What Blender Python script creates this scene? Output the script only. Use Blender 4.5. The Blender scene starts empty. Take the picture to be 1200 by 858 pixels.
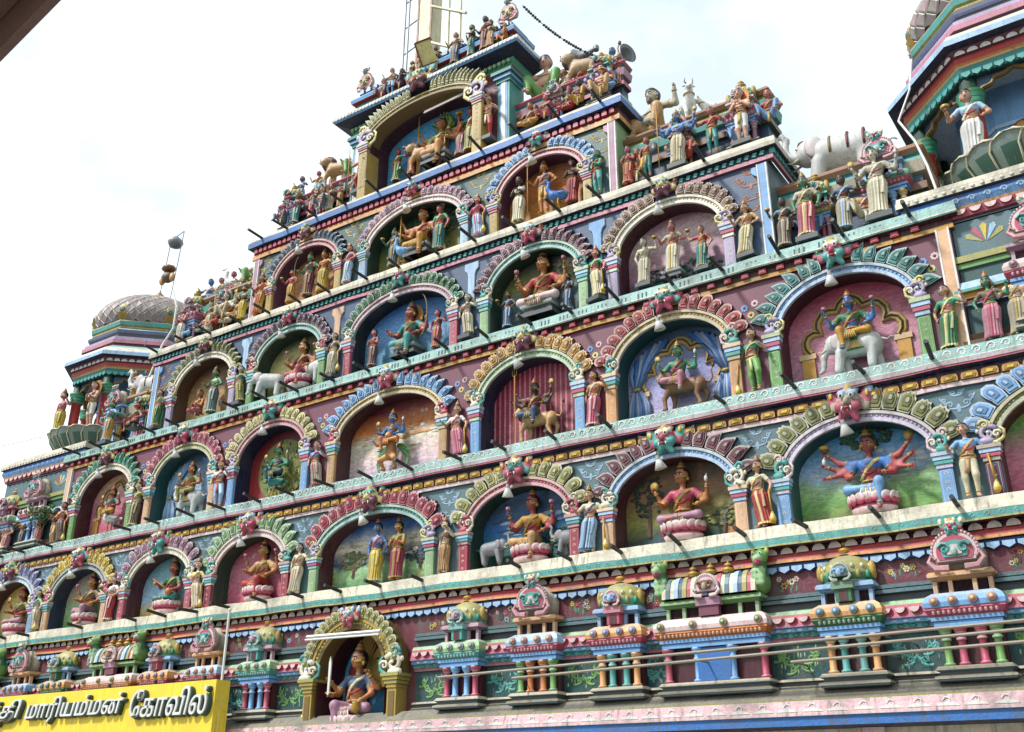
import bpy, math, random
import numpy as np
from mathutils import Vector, Matrix

# ---------------------------------------------------------------- camera, sky, sun, exposure
S = bpy.context.scene
COL = S.collection
CAM = np.array([11.617, -12.723, 1.6]); YAW, PITCH, ROLL, FPX = 0.601, 0.403, 0.004, 1196.976
def cam_axes():
    y, p, r = YAW, PITCH, ROLL
    f = np.array([-math.sin(y)*math.cos(p), math.cos(y)*math.cos(p), math.sin(p)])
    rt = np.array([math.cos(y), math.sin(y), 0]); up = np.cross(rt, f)
    return math.cos(r)*rt+math.sin(r)*up, -math.sin(r)*rt+math.cos(r)*up, f
AX_R, AX_U, AX_F = cam_axes()
cd = bpy.data.cameras.new('camera'); cam = bpy.data.objects.new('camera', cd); COL.objects.link(cam)
cd.sensor_width = 36; cd.lens = FPX/1200*36; cd.clip_start = 0.05; cd.clip_end = 2000
M = Matrix.Identity(4)
for i in range(3):
    M[i][0], M[i][1], M[i][2], M[i][3] = AX_R[i], AX_U[i], -AX_F[i], CAM[i]
cam.matrix_world = M; S.camera = cam
def at(px, py, Y=None, X=None, Z=None):
    "point where the sight line through a pixel of the 1200x858 photograph meets a plane of the building"
    d = AX_F+AX_R*(px-600)/FPX+AX_U*(429-py)/FPX
    t = (Y-CAM[1])/d[1] if Y is not None else ((X-CAM[0])/d[0] if X is not None else (Z-CAM[2])/d[2])
    return CAM+t*d

SUN_TO = Vector((-0.55, -0.8, 1.15)).normalized()
W = bpy.data.worlds.new('World'); S.world = W; W.use_nodes = True
nt = W.node_tree; nt.nodes.clear()
def N(t, **k):
    n = nt.nodes.new(t)
    for a, b in k.items(): setattr(n, a, b)
    return n
out = N('ShaderNodeOutputWorld'); bg = N('ShaderNodeBackground'); sky = N('ShaderNodeTexSky')
sky.sky_type = 'NISHITA'; sky.sun_disc = False
sky.sun_elevation = math.asin(SUN_TO.z); sky.sun_rotation = math.atan2(SUN_TO.x, SUN_TO.y)
sky.dust_density = .6
tc = N('ShaderNodeTexCoord'); mp = N('ShaderNodeMapping'); mp.inputs['Scale'].default_value = (1, 1, 1.7); mp.inputs['Location'].default_value = (1.48, -1.78, -1.77)
nz = N('ShaderNodeTexNoise'); nz.inputs['Scale'].default_value = 2.3; nz.inputs['Detail'].default_value = 9; nz.inputs['Roughness'].default_value = .55
cr = N('ShaderNodeValToRGB'); cr.color_ramp.elements[0].position = .40; cr.color_ramp.elements[1].position = .64
cr.color_ramp.elements[0].color = (.50, .50, .50, 1); cr.color_ramp.elements[1].color = (1, 1, 1, 1)
mx = N('ShaderNodeMixRGB'); mx.inputs[2].default_value = (9.7, 10.8, 10.8, 1)
nt.links.new(tc.outputs['Generated'], mp.inputs['Vector']); nt.links.new(mp.outputs[0], nz.inputs['Vector'])
nt.links.new(nz.outputs['Fac'], cr.inputs[0]); nt.links.new(cr.outputs[0], mx.inputs[0])
nt.links.new(sky.outputs[0], mx.inputs[1]); nt.links.new(mx.outputs[0], bg.inputs[0])
bg.inputs[1].default_value = 0.10; nt.links.new(bg.outputs[0], out.inputs[0])
sl = bpy.data.lights.new('sun', 'SUN'); so = bpy.data.objects.new('sun', sl); COL.objects.link(so)
sl.energy = 3.3; sl.angle = math.radians(7.0); sl.color = (1, .985, .96)
so.rotation_euler = SUN_TO.to_track_quat('Z', 'Y').to_euler()
S.view_settings.view_transform = 'Standard'; S.view_settings.look = 'None'
S.view_settings.exposure = 0.66; S.view_settings.gamma = 1; S.view_settings.use_curve_mapping = False
S.render.engine = 'CYCLES'

# ---------------------------------------------------------------- colours and materials
def C(h):
    h = h.lstrip('#'); o = []
    for i in (0, 2, 4):
        c = int(h[i:i+2], 16)/255; o.append(c/12.92 if c <= .04045 else ((c+.055)/1.055)**2.4)
    l = .3*o[0]+.55*o[1]+.15*o[2]; return tuple(max(.004, .84*(l+(q-l)*1.0)) for q in o)
K = {k: C(v) for k, v in dict(
    white='e6e4de', cream='e0d6bd', dirty='b9b09c', ivory='d9cfae', black='0d0d10', ink='17191d', gold='b89a4a', goldd='7d6430', bronze='6d5a45',
    mint='93bcb4', teal='1f7f7c', tealp='4fa39c', tealD='0f4a4c', navy='141d45', blue='2f6fb8', blueL='76a9dc', blueP='a8c7e6', sky='59a9dd', slate='3a5272',
    grey='8a8c90', greyG='55737a', greyD='45494c', olive='80803a', oliveP='a9a45c', green='2d7040', greenL='6aa050', greenP='9cc08a', greenD='173a2c', jade='3d9a77',
    red='b02a28', redD='6e1420', crimson='a51f3f', maroon='4a1020', maroonM='6d2436', pink='c97f92', pinkP='e0c3c1', rose='b94a64', mauve='77394f', mauveP='b08097', plum='5c3350', lilac='b3a3c4', lav='8b8fc4', purple='4f4570',
    orange='cc7328', orangeP='dfa061', peach='dfb088', tan='c79a66', amber='c8922e', yellow='d8b93a', yellowP='ded08a', brown='5a3823', brownL='8a6040', tile='9d8f93',
    skin='c98f66', skinP='d3a289', skinR='b14a48', skinO='bf7a48', skinB='3f74b0', skinG='3f8f6e', skinD='4f4038', skinW='cfc4b2', skinK='c9727a', stone='b3a892').items()}
def col(c): return K[c] if isinstance(c, str) else tuple(c)
def mixc(a, b, t):
    a, b = col(a), col(b); return tuple(a[i]*(1-t)+b[i]*t for i in range(3))

def new_mat(name):
    m = bpy.data.materials.new(name); m.use_nodes = True
    return m, m.node_tree, m.node_tree.nodes['Principled BSDF']
def L(t, a, b): t.links.new(a, b)
def nnode(t, ty, **k):
    n = t.nodes.new(ty)
    for a, b in k.items():
        if a in n.inputs: n.inputs[a].default_value = b
        else: setattr(n, a, b)
    return n
def weather(t, colour_socket, bsdf, amount=.5, bump=.15, fine=55.):
    "grime blotches, run-down streaks and brushed relief on painted plaster, in world coordinates"
    g = nnode(t, 'ShaderNodeNewGeometry')
    n1 = nnode(t, 'ShaderNodeTexNoise', Scale=2.1, Detail=7.0, Roughness=.62); L(t, g.outputs['Position'], n1.inputs['Vector'])
    mp = nnode(t, 'ShaderNodeMapping'); mp.inputs['Scale'].default_value = (11, 11, .8); L(t, g.outputs['Position'], mp.inputs['Vector'])
    n2 = nnode(t, 'ShaderNodeTexNoise', Scale=1.6, Detail=4.0); L(t, mp.outputs[0], n2.inputs['Vector'])
    n3 = nnode(t, 'ShaderNodeTexNoise', Scale=fine, Detail=3.0); L(t, g.outputs['Position'], n3.inputs['Vector'])
    r1 = nnode(t, 'ShaderNodeMapRange'); r1.inputs[1].default_value = .46; r1.inputs[2].default_value = .74; L(t, n1.outputs[0], r1.inputs[0])
    r2 = nnode(t, 'ShaderNodeMapRange'); r2.inputs[1].default_value = .5; r2.inputs[2].default_value = .74; L(t, n2.outputs[0], r2.inputs[0])
    ad = nnode(t, 'ShaderNodeMath', operation='MAXIMUM'); L(t, r1.outputs[0], ad.inputs[0]); L(t, r2.outputs[0], ad.inputs[1])
    mu = nnode(t, 'ShaderNodeMath', operation='MULTIPLY'); L(t, ad.outputs[0], mu.inputs[0]); mu.inputs[1].default_value = amount
    mix = nnode(t, 'ShaderNodeMixRGB'); L(t, mu.outputs[0], mix.inputs[0]); L(t, colour_socket, mix.inputs[1]); mix.inputs[2].default_value = (.09, .085, .07, 1)
    r3 = nnode(t, 'ShaderNodeMapRange'); r3.inputs[1].default_value = .3; r3.inputs[2].default_value = .7; r3.inputs[3].default_value = .78; r3.inputs[4].default_value = .98; L(t, n3.outputs[0], r3.inputs[0])
    m2 = nnode(t, 'ShaderNodeMixRGB', blend_type='MULTIPLY'); m2.inputs[0].default_value = 1; L(t, mix.outputs[0], m2.inputs[1]); L(t, r3.outputs[0], m2.inputs[2])
    L(t, m2.outputs[0], bsdf.inputs['Base Color'])
    rr = nnode(t, 'ShaderNodeMapRange'); rr.inputs[3].default_value = .36; rr.inputs[4].default_value = .75; L(t, n1.outputs[0], rr.inputs[0]); L(t, rr.outputs[0], bsdf.inputs['Roughness'])
    b = nnode(t, 'ShaderNodeBump', Strength=bump, Distance=.02); L(t, n3.outputs[0], b.inputs['Height']); L(t, b.outputs[0], bsdf.inputs['Normal'])
PAINT, t, b = new_mat('weathered_enamel_paint')
a = nnode(t, 'ShaderNodeVertexColor'); a.layer_name = 'Col'; weather(t, a.outputs['Color'], b)
GILT, t, b = new_mat('gilded_paint')
a = nnode(t, 'ShaderNodeVertexColor'); a.layer_name = 'Col'; weather(t, a.outputs['Color'], b, .3, .2); b.inputs['Metallic'].default_value = .25
LEDGE, t, b = new_mat('rain_stained_ledge_paint')
a = nnode(t, 'ShaderNodeVertexColor'); a.layer_name = 'Col'; weather(t, a.outputs['Color'], b, .8, .3, 30.)
def plain(name, c, rough=.5, metal=0.0):
    m, t, b = new_mat(name); b.inputs['Metallic'].default_value = metal
    r = nnode(t, 'ShaderNodeRGB'); r.outputs[0].default_value = (*col(c), 1); weather(t, r.outputs[0], b, .25, .1); return m
def mural(name, bands, blot=None, blot_scale=2.2, blot_cut=.55, stripes=None, warp=.12):
    "a painted back wall: colour bands up the height, broken by noise, with patches or stripes of other paint"
    m, t, b = new_mat(name)
    tc = nnode(t, 'ShaderNodeTexCoord'); sx = nnode(t, 'ShaderNodeSeparateXYZ'); L(t, tc.outputs['Object'], sx.inputs[0])
    nz = nnode(t, 'ShaderNodeTexNoise', Scale=2.6, Detail=6.0); L(t, tc.outputs['Object'], nz.inputs['Vector'])
    ms = nnode(t, 'ShaderNodeMath', operation='MULTIPLY_ADD'); L(t, nz.outputs[0], ms.inputs[0]); ms.inputs[1].default_value = warp*4; L(t, sx.outputs[2], ms.inputs[2])
    mr = nnode(t, 'ShaderNodeMapRange'); mr.inputs[1].default_value = warp*2; mr.inputs[2].default_value = 1.35+warp*2; L(t, ms.outputs[0], mr.inputs[0])
    cr = nnode(t, 'ShaderNodeValToRGB'); e = cr.color_ramp.elements
    while len(e) < len(bands): e.new(.5)
    for i, (p, c) in enumerate(bands): e[i].position = p; e[i].color = (*col(c), 1)
    L(t, mr.outputs[0], cr.inputs[0]); s = cr.outputs[0]
    if blot:
        n2 = nnode(t, 'ShaderNodeTexNoise', Scale=blot_scale, Detail=5.0, Roughness=.6); L(t, tc.outputs['Object'], n2.inputs['Vector'])
        q = nnode(t, 'ShaderNodeMapRange'); q.inputs[1].default_value = blot_cut; q.inputs[2].default_value = blot_cut+.09; L(t, n2.outputs[0], q.inputs[0])
        mx = nnode(t, 'ShaderNodeMixRGB'); L(t, q.outputs[0], mx.inputs[0]); L(t, s, mx.inputs[1]); mx.inputs[2].default_value = (*col(blot), 1); s = mx.outputs[0]
    if stripes:
        wv = nnode(t, 'ShaderNodeMath', operation='SINE'); k = nnode(t, 'ShaderNodeMath', operation='MULTIPLY'); L(t, sx.outputs[0], k.inputs[0]); k.inputs[1].default_value = stripes[1]
        L(t, k.outputs[0], wv.inputs[0]); q = nnode(t, 'ShaderNodeMapRange'); q.inputs[1].default_value = .3; q.inputs[2].default_value = .8; L(t, wv.outputs[0], q.inputs[0])
        mx = nnode(t, 'ShaderNodeMixRGB'); L(t, q.outputs[0], mx.inputs[0]); L(t, s, mx.inputs[1]); mx.inputs[2].default_value = (*col(stripes[0]), 1); s = mx.outputs[0]
    n4 = nnode(t, 'ShaderNodeTexNoise', Scale=16., Detail=5.0, Distortion=1.6); mp4 = nnode(t, 'ShaderNodeMapping'); mp4.inputs['Scale'].default_value = (.45, 1, 1.3); L(t, tc.outputs['Object'], mp4.inputs['Vector']); L(t, mp4.outputs[0], n4.inputs['Vector'])
    q4 = nnode(t, 'ShaderNodeMapRange'); q4.inputs[1].default_value = .3; q4.inputs[2].default_value = .7; q4.inputs[3].default_value = .7; q4.inputs[4].default_value = 1.5; L(t, n4.outputs[0], q4.inputs[0])
    m4 = nnode(t, 'ShaderNodeMixRGB', blend_type='MULTIPLY'); m4.inputs[0].default_value = 1; L(t, s, m4.inputs[1]); L(t, q4.outputs[0], m4.inputs[2])
    weather(t, m4.outputs[0], b, .3, .1); return m

# ---------------------------------------------------------------- mesh helpers
class MB:
    "collects coloured faces and links them as ONE mesh object"
    def __init__(s): s.v = []; s.f = []; s.c = []
    def add(s, vs, fs, c):
        o = len(s.v); s.v.extend(map(tuple, vs)); s.f.extend([tuple(i+o for i in f) for f in fs])
        if isinstance(c, list): s.c.extend(c)
        else: c = col(c); s.c.extend([c]*len(fs))
        return s
    def box(s, x0, x1, y0, y1, z0, z1, c, bev=0):
        if bev:
            b = bev; fr = [(x0+b, z0), (x1-b, z0), (x1, z0+b), (x1, z1-b), (x1-b, z1), (x0+b, z1), (x0, z1-b), (x0, z0+b)]
            return s.prism(fr, y0, y1, c)
        vs = [(x0, y0, z0), (x1, y0, z0), (x1, y1, z0), (x0, y1, z0), (x0, y0, z1), (x1, y0, z1), (x1, y1, z1), (x0, y1, z1)]
        return s.add(vs, [(0, 1, 5, 4), (1, 2, 6, 5), (2, 3, 7, 6), (3, 0, 4, 7), (4, 5, 6, 7), (3, 2, 1, 0)], c)
    def prism(s, pts, y0, y1, c, side=None, inset=0):
        "outline in XZ (counter-clockwise seen from -Y) between y0 (front) and y1"
        n = len(pts); cx = sum(p[0] for p in pts)/n; cz = sum(p[1] for p in pts)/n
        fr = [(cx+(x-cx)*(1-inset), y0, cz+(z-cz)*(1-inset)) for x, z in pts]; bk = [(x, y1, z) for x, z in pts]
        cs = [col(c)]+[col(side or c)]*n
        return s.add(fr+bk, [tuple(range(n))]+[(i, i+n, (i+1) % n+n, (i+1) % n) for i in range(n)], cs)
    def sweep(s, path, prof, closed=False, caps=True):
        "prof: (out, z, colour of the face down to the next point); out is measured away from the wall"
        n = len(path); P = [Vector(p) for p in path]; offs = []
        for i in range(n):
            ds = []
            if i > 0 or closed: ds.append((P[i]-P[i-1]).normalized())
            if i < n-1 or closed: ds.append((P[(i+1) % n]-P[i]).normalized())
            ns = [Vector((d.y, -d.x)) for d in ds]; m = sum(ns, Vector((0, 0))).normalized(); offs.append(m/max(.25, m.dot(ns[0])))
        m = len(prof); vs = []
        for i in range(n):
            for o, z, _ in prof: q = P[i]+offs[i]*o; vs.append((q.x, q.y, z))
        fs = []; cs = []
        for i in range(n if closed else n-1):
            j = (i+1) % n
            for k in range(m-1): fs.append((i*m+k, i*m+k+1, j*m+k+1, j*m+k)); cs.append(col(prof[k][2]))
        if caps and not closed:
            fs += [tuple(range(m-1, -1, -1)), tuple(range((n-1)*m, n*m))]; cs += [col(prof[0][2])]*2
        return s.add(vs, fs, cs)
    def lathe(s, c0, prof, n=12, sx=1, sy=1, a0=0):
        "prof: (radius, z, colour)"
        cx, cy, cz = c0; m = len(prof); vs = []; fs = []; cs = []
        for i in range(n):
            a = a0+2*math.pi*i/n
            for r, z, _ in prof: vs.append((cx+r*sx*math.cos(a), cy+r*sy*math.sin(a), cz+z))
        for i in range(n):
            j = (i+1) % n
            for k in range(m-1): fs.append((i*m+k, j*m+k, j*m+k+1, i*m+k+1)); cs.append(col(prof[k][2]))
        fs.append(tuple(i*m for i in range(n))[::-1]); cs.append(col(prof[0][2])); fs.append(tuple(i*m+m-1 for i in range(n))); cs.append(col(prof[-1][2]))
        return s.add(vs, fs, cs)
    def tube(s, pts, r, c, n=5, r1=None, flat=1.0):
        P = [Vector(p) for p in pts]; m = len(P); r1 = r if r1 is None else r1
        up = Vector((0, 1, 0)); vs = []
        for i in range(m):
            d = (P[min(i+1, m-1)]-P[max(i-1, 0)])
            d = d.normalized() if d.length > 1e-9 else Vector((0, 0, 1))
            u = up.cross(d)
            if u.length < 1e-3: u = Vector((1, 0, 0)).cross(d)
            u.normalize(); w = d.cross(u); rr = r+(r1-r)*i/max(1, m-1)
            for k in range(n):
                a = 2*math.pi*k/n; q = P[i]+u*(rr*math.cos(a))+w*(rr*flat*math.sin(a)); vs.append(tuple(q))
        fs = [(i*n+k, i*n+(k+1) % n, (i+1)*n+(k+1) % n, (i+1)*n+k) for i in range(m-1) for k in range(n)]
        fs += [tuple(range(n))[::-1], tuple((m-1)*n+k for k in range(n))]
        return s.add(vs, fs, c)
    def ell(s, c0, r, c, nu=8, nv=6):
        if not hasattr(r, '__len__'): r = (r, r, r)
        vs = [(c0[0], c0[1], c0[2]-r[2])]
        for j in range(1, nv):
            a = -math.pi/2+math.pi*j/nv
            for i in range(nu):
                b = 2*math.pi*i/nu; vs.append((c0[0]+r[0]*math.cos(a)*math.cos(b), c0[1]+r[1]*math.cos(a)*math.sin(b), c0[2]+r[2]*math.sin(a)))
        vs.append((c0[0], c0[1], c0[2]+r[2])); e = len(vs)-1; fs = []
        for i in range(nu):
            k = (i+1) % nu; fs.append((0, 1+k, 1+i))
            for j in range(nv-2): fs.append((1+j*nu+i, 1+j*nu+k, 1+(j+1)*nu+k, 1+(j+1)*nu+i))
            fs.append((e, 1+(nv-2)*nu+i, 1+(nv-2)*nu+k))
        return s.add(vs, fs, c)
    def xf(s, o, mat):
        b = len(s.v); s.v.extend(tuple(mat @ Vector(v)) for v in o.v); s.f.extend(tuple(i+b for i in f) for f in o.f); s.c.extend(o.c); return s
    def mesh(s, name, mat=None, smooth=False):
        me = bpy.data.meshes.new(name); me.from_pydata(s.v, [], s.f)
        ca = me.color_attributes.new('Col', 'FLOAT_COLOR', 'CORNER')
        lt = np.array([len(f) for f in s.f]); cc = np.ones((int(lt.sum()), 4), np.float32); cc[:, :3] = np.repeat(np.array(s.c, np.float32).reshape(-1, 3), lt, axis=0)
        ca.data.foreach_set('color', cc.ravel())
        if smooth: me.polygons.foreach_set('use_smooth', [True]*len(s.f))
        me.materials.append(mat or PAINT); return me
    def build(s, name, parent=None, mat=None, smooth=False, kind=None):
        o = put(name, s.mesh(name, mat, smooth), parent)
        if kind: o['kind'] = kind
        return o
def put(name, me, parent=None, mat4=None):
    o = bpy.data.objects.new(name, me); COL.objects.link(o); o.parent = parent
    if mat4 is not None: o.matrix_local = mat4
    return o
def tag(o, label, cat, group=None):
    o['label'] = label; o['category'] = cat
    if group: o['group'] = group
    return o
def thing(name, label, cat, loc=(0, 0, 0), rz=0, sc=1, group=None):
    o = bpy.data.objects.new(name, None); COL.objects.link(o); o.location = loc; o.rotation_euler = (0, 0, rz); o.scale = (sc, sc, sc)
    return tag(o, label, cat, group)
def spiral(cx, cz, r, turns=1.5, a0=0, sgn=1, n=14):
    o = []
    for i in range(n):
        t = i/(n-1); a = a0+sgn*turns*2*math.pi*t; q = r*(1-t*.85); o.append((cx+q*math.cos(a), cz+q*math.sin(a)))
    return o
def scroll(mb, x, y, z, s, c, sgn=1, w=.011):
    "one painted scroll: a curl with a stalk and two leaf ticks, a few millimetres proud of the wall"
    p = spiral(x, z, s*.5, 1.4, -1.57, sgn, 11); p = [(x-sgn*s*.9, z-s*.55), (x-sgn*s*.45, z-s*.6)]+p
    mb.tube([(a, y, b) for a, b in p], w, c, 4, w*.6, .35)
    mb.tube([(x+sgn*s*.45, y, z+s*.1), (x+sgn*s*.75, y, z+s*.45), (x+sgn*s*.7, y, z+s*.75)], w*1.3, c, 4, w*.3, .35)
def flower(mb, x, y, z, r, c, c2='yellow', n=7):
    for i in range(n):
        a = 2*math.pi*i/n; mb.ell((x+r*.62*math.cos(a), y, z+r*.62*math.sin(a)), (r*.33, .006, r*.33), c, 6, 4)
    mb.ell((x, y-.004, z), (r*.3, .009, r*.3), c2, 6, 4)

# ---------------------------------------------------------------- sculpted surfaces (blended capsules and ellipsoids -> one skin)
def cap(a, b, ra, rb, c): return ('c', np.array(a, float), np.array(b, float), ra, rb, col(c))
def el(c0, r, c): return ('e', np.array(c0, float), np.array(r if hasattr(r, '__len__') else (r, r, r), float), 0, 0, col(c))
def pdist(p, X):
    if p[0] == 'c':
        ab = p[2]-p[1]; t = np.clip(((X-p[1])@ab)/max(1e-9, ab@ab), 0, 1)
        return np.linalg.norm(X-p[1]-t[..., None]*ab, axis=-1)-(p[3]+(p[4]-p[3])*t)
    q = (X-p[1])/p[2]; k0 = np.linalg.norm(q, axis=-1); k1 = np.linalg.norm(q/p[2], axis=-1)
    return k0*(k0-1)/np.maximum(k1, 1e-6)
def pbox(p, m):
    if p[0] == 'c':
        r = max(p[3], p[4])+m; return np.minimum(p[1], p[2])-r, np.maximum(p[1], p[2])+r
    return p[1]-p[2]-m, p[1]+p[2]+m
def skin(prims, h=.02, k=.022):
    lo = np.min([pbox(p, 2*h)[0] for p in prims], axis=0); hi = np.max([pbox(p, 2*h)[1] for p in prims], axis=0)
    n = np.ceil((hi-lo)/h).astype(int)+2
    ax = [lo[i]+h*np.arange(n[i]) for i in range(3)]; D = np.full(n, 1.0)
    for p in prims:
        a, b = pbox(p, k+1.5*h); i0 = np.clip(np.floor((a-lo)/h).astype(int), 0, n); i1 = np.clip(np.ceil((b-lo)/h).astype(int)+1, 0, n)
        sl = tuple(slice(i0[i], i1[i]) for i in range(3))
        X = np.stack(np.meshgrid(*[ax[i][sl[i]] for i in range(3)], indexing='ij'), -1); d = pdist(p, X); o = D[sl]
        w = np.clip(.5+.5*(o-d)/k, 0, 1); D[sl] = o*(1-w)+d*w-k*w*(1-w)
    ins = D < 0; m = n-1; acc = np.zeros((*m, 3)); cnt = np.zeros(m)
    cs = [(i, j, l) for i in (0, 1) for j in (0, 1) for l in (0, 1)]
    g = lambda A, c0: A[c0[0]:c0[0]+m[0], c0[1]:c0[1]+m[1], c0[2]:c0[2]+m[2]]
    for c0 in cs:
        for d in range(3):
            if c0[d] == 0:
                c1 = list(c0); c1[d] = 1; A, B = g(D, c0), g(D, c1); x = g(ins, c0) != g(ins, c1)
                t = np.where(x, A/np.where(np.abs(A-B) < 1e-12, 1, A-B), 0)
                for e in range(3): acc[..., e] += x*(c0[e]+(t if e == d else 0))
                cnt += x
    act = cnt > 0; idx = np.full(m, -1); idx[act] = np.arange(act.sum())
    V = lo+h*(np.argwhere(act)+acc[act]/cnt[act][:, None]); F = []
    for d in range(3):
        e1, e2 = (d+1) % 3, (d+2) % 3
        A = [slice(None)]*3; B = [slice(None)]*3; A[d] = slice(0, -1); B[d] = slice(1, None)
        for e in (e1, e2): A[e] = slice(1, -1); B[e] = slice(1, -1)
        a, b = ins[tuple(A)], ins[tuple(B)]
        for flip, x in ((0, a & ~b), (1, ~a & b)):
            I = np.argwhere(x)
            if not len(I): continue
            for e in (e1, e2): I[:, e] += 1
            def cell(s1, s2):
                J = I.copy(); J[:, e1] -= s1; J[:, e2] -= s2; return idx[tuple(J.T)]
            q = [cell(1, 1), cell(0, 1), cell(0, 0), cell(1, 0)]
            F.append(np.stack(q[::-1] if flip else q, 1))
    F = np.concatenate(F); DD = np.stack([pdist(p, V) for p in prims], 1); pc = np.array([p[5] for p in prims])[DD.argmin(1)]
    mb = MB(); mb.v = [tuple(x) for x in V.tolist()]; mb.f = [tuple(x) for x in F.tolist()]
    mb.c = [tuple(x) for x in pc[F[:, 0]].tolist()]
    return mb
# ---------------------------------------------------------------- figures
RND = random.Random(7)
def unit(v): v = np.array(v, float); return v/max(1e-9, np.linalg.norm(v))
def elbow(sh, ha, s, a=.165, b=.15, hint=(.75, .25, -.75)):
    d = ha-sh; l = min(np.linalg.norm(d), (a+b)*.985); u = unit(d); ha = sh+u*l
    x = (a*a-b*b+l*l)/(2*l); y = math.sqrt(max(0, a*a-x*x)); w = np.array([hint[0]*s, hint[1], hint[2]]); w = w-u*(w@u)
    return sh+u*x+unit(w)*y, ha
def loop(mb, c0, rx, ry, tilt, r, c, n=14, arc=None):
    "a chain round the neck or waist; tilt drops its front"
    a0, a1 = arc or (0, 2*math.pi); pts = []
    for i in range(n+1):
        a = a0+(a1-a0)*i/n; pts.append((c0[0]+rx*math.cos(a), c0[1]+ry*math.sin(a), c0[2]+tilt*math.sin(a)))
    mb.tube(pts, r, c, 5)
def hand(mb, p, u, c, s=1):
    "four fingers of unequal length and a thumb from the side of the palm, bent at the knuckles"
    u = Vector(unit(u)); x = Vector((0, -1, 0)).cross(u)
    if x.length < .2: x = Vector((1, 0, 0))
    x.normalize(); f = Vector((0, -1, 0)); p = Vector(p)
    for i, ln in enumerate((.030, .036, .034, .026)):
        q = p+u*.018+x*((i-1.5)*.0095); k = q+u*ln*.55; mb.tube([q, k, k+u*ln*.45+f*.008], .0052, c, 4, .0036)
    q = p+x*(.016*s); mb.tube([q, q+x*(.014*s)+u*.016, q+x*(.012*s)+u*.032], .0058, c, 4, .004)
def crown_mb(kind, c='gold', c2='red'):
    m = MB(); g = col(c); d = mixc(c, 'brown', .45)
    if kind == 'kirita':
        m.lathe((0, .006, 0), [(.058, .955, d), (.064, .972, g), (.060, .99, c2), (.054, 1.0, g), (.056, 1.02, d), (.047, 1.045, g), (.049, 1.058, c2), (.038, 1.09, g), (.04, 1.1, d), (.024, 1.13, g), (.026, 1.14, c2), (.01, 1.165, g), (.004, 1.185, g)], 12)
        for s in (-1, 1): m.ell((s*.062, .005, .955), (.012, .012, .022), g, 6, 4)
    elif kind == 'karanda':
        m.lathe((0, .006, 0), [(.058, .955, d), (.062, .975, g), (.05, .992, d), (.053, 1.005, g), (.04, 1.02, d), (.043, 1.035, g), (.03, 1.05, d), (.031, 1.062, g), (.014, 1.08, c2), (.004, 1.1, g)], 12)
    elif kind == 'band':
        m.lathe((0, .004, 0), [(.06, .965, g), (.064, .98, c2), (.061, .995, g), (.045, 1.01, g), (.02, 1.03, g)], 12)
    elif kind == 'turban':
        m.lathe((0, .006, 0), [(.06, .95, c2), (.072, .975, g), (.07, .995, c2), (.055, 1.015, g), (.03, 1.03, c2), (.004, 1.035, g)], 12)
    elif kind == 'hood':
        m.lathe((0, .006, 0), [(.058, .955, d), (.062, .975, g), (.05, .995, c2), (.045, 1.03, g), (.03, 1.06, d), (.008, 1.09, g)], 12)
        for i in range(7):
            a = math.radians(-66+22*i); x = .15*math.sin(a); z = 1.0+.15*math.cos(a)
            m.tube([(x*.35, .05, .86), (x*.95, .05, z-.05), (x*1.05, .02, z), (x*1.05, -.015, z-.004)], .022, 'oliveP' if i % 2 else 'greenL', 6, .016)
        m.prism([(.16*math.sin(math.radians(t)), .98+.15*math.cos(math.radians(t))) for t in range(110, -111, -20)], .055, .075, 'olive')
    return m
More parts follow.
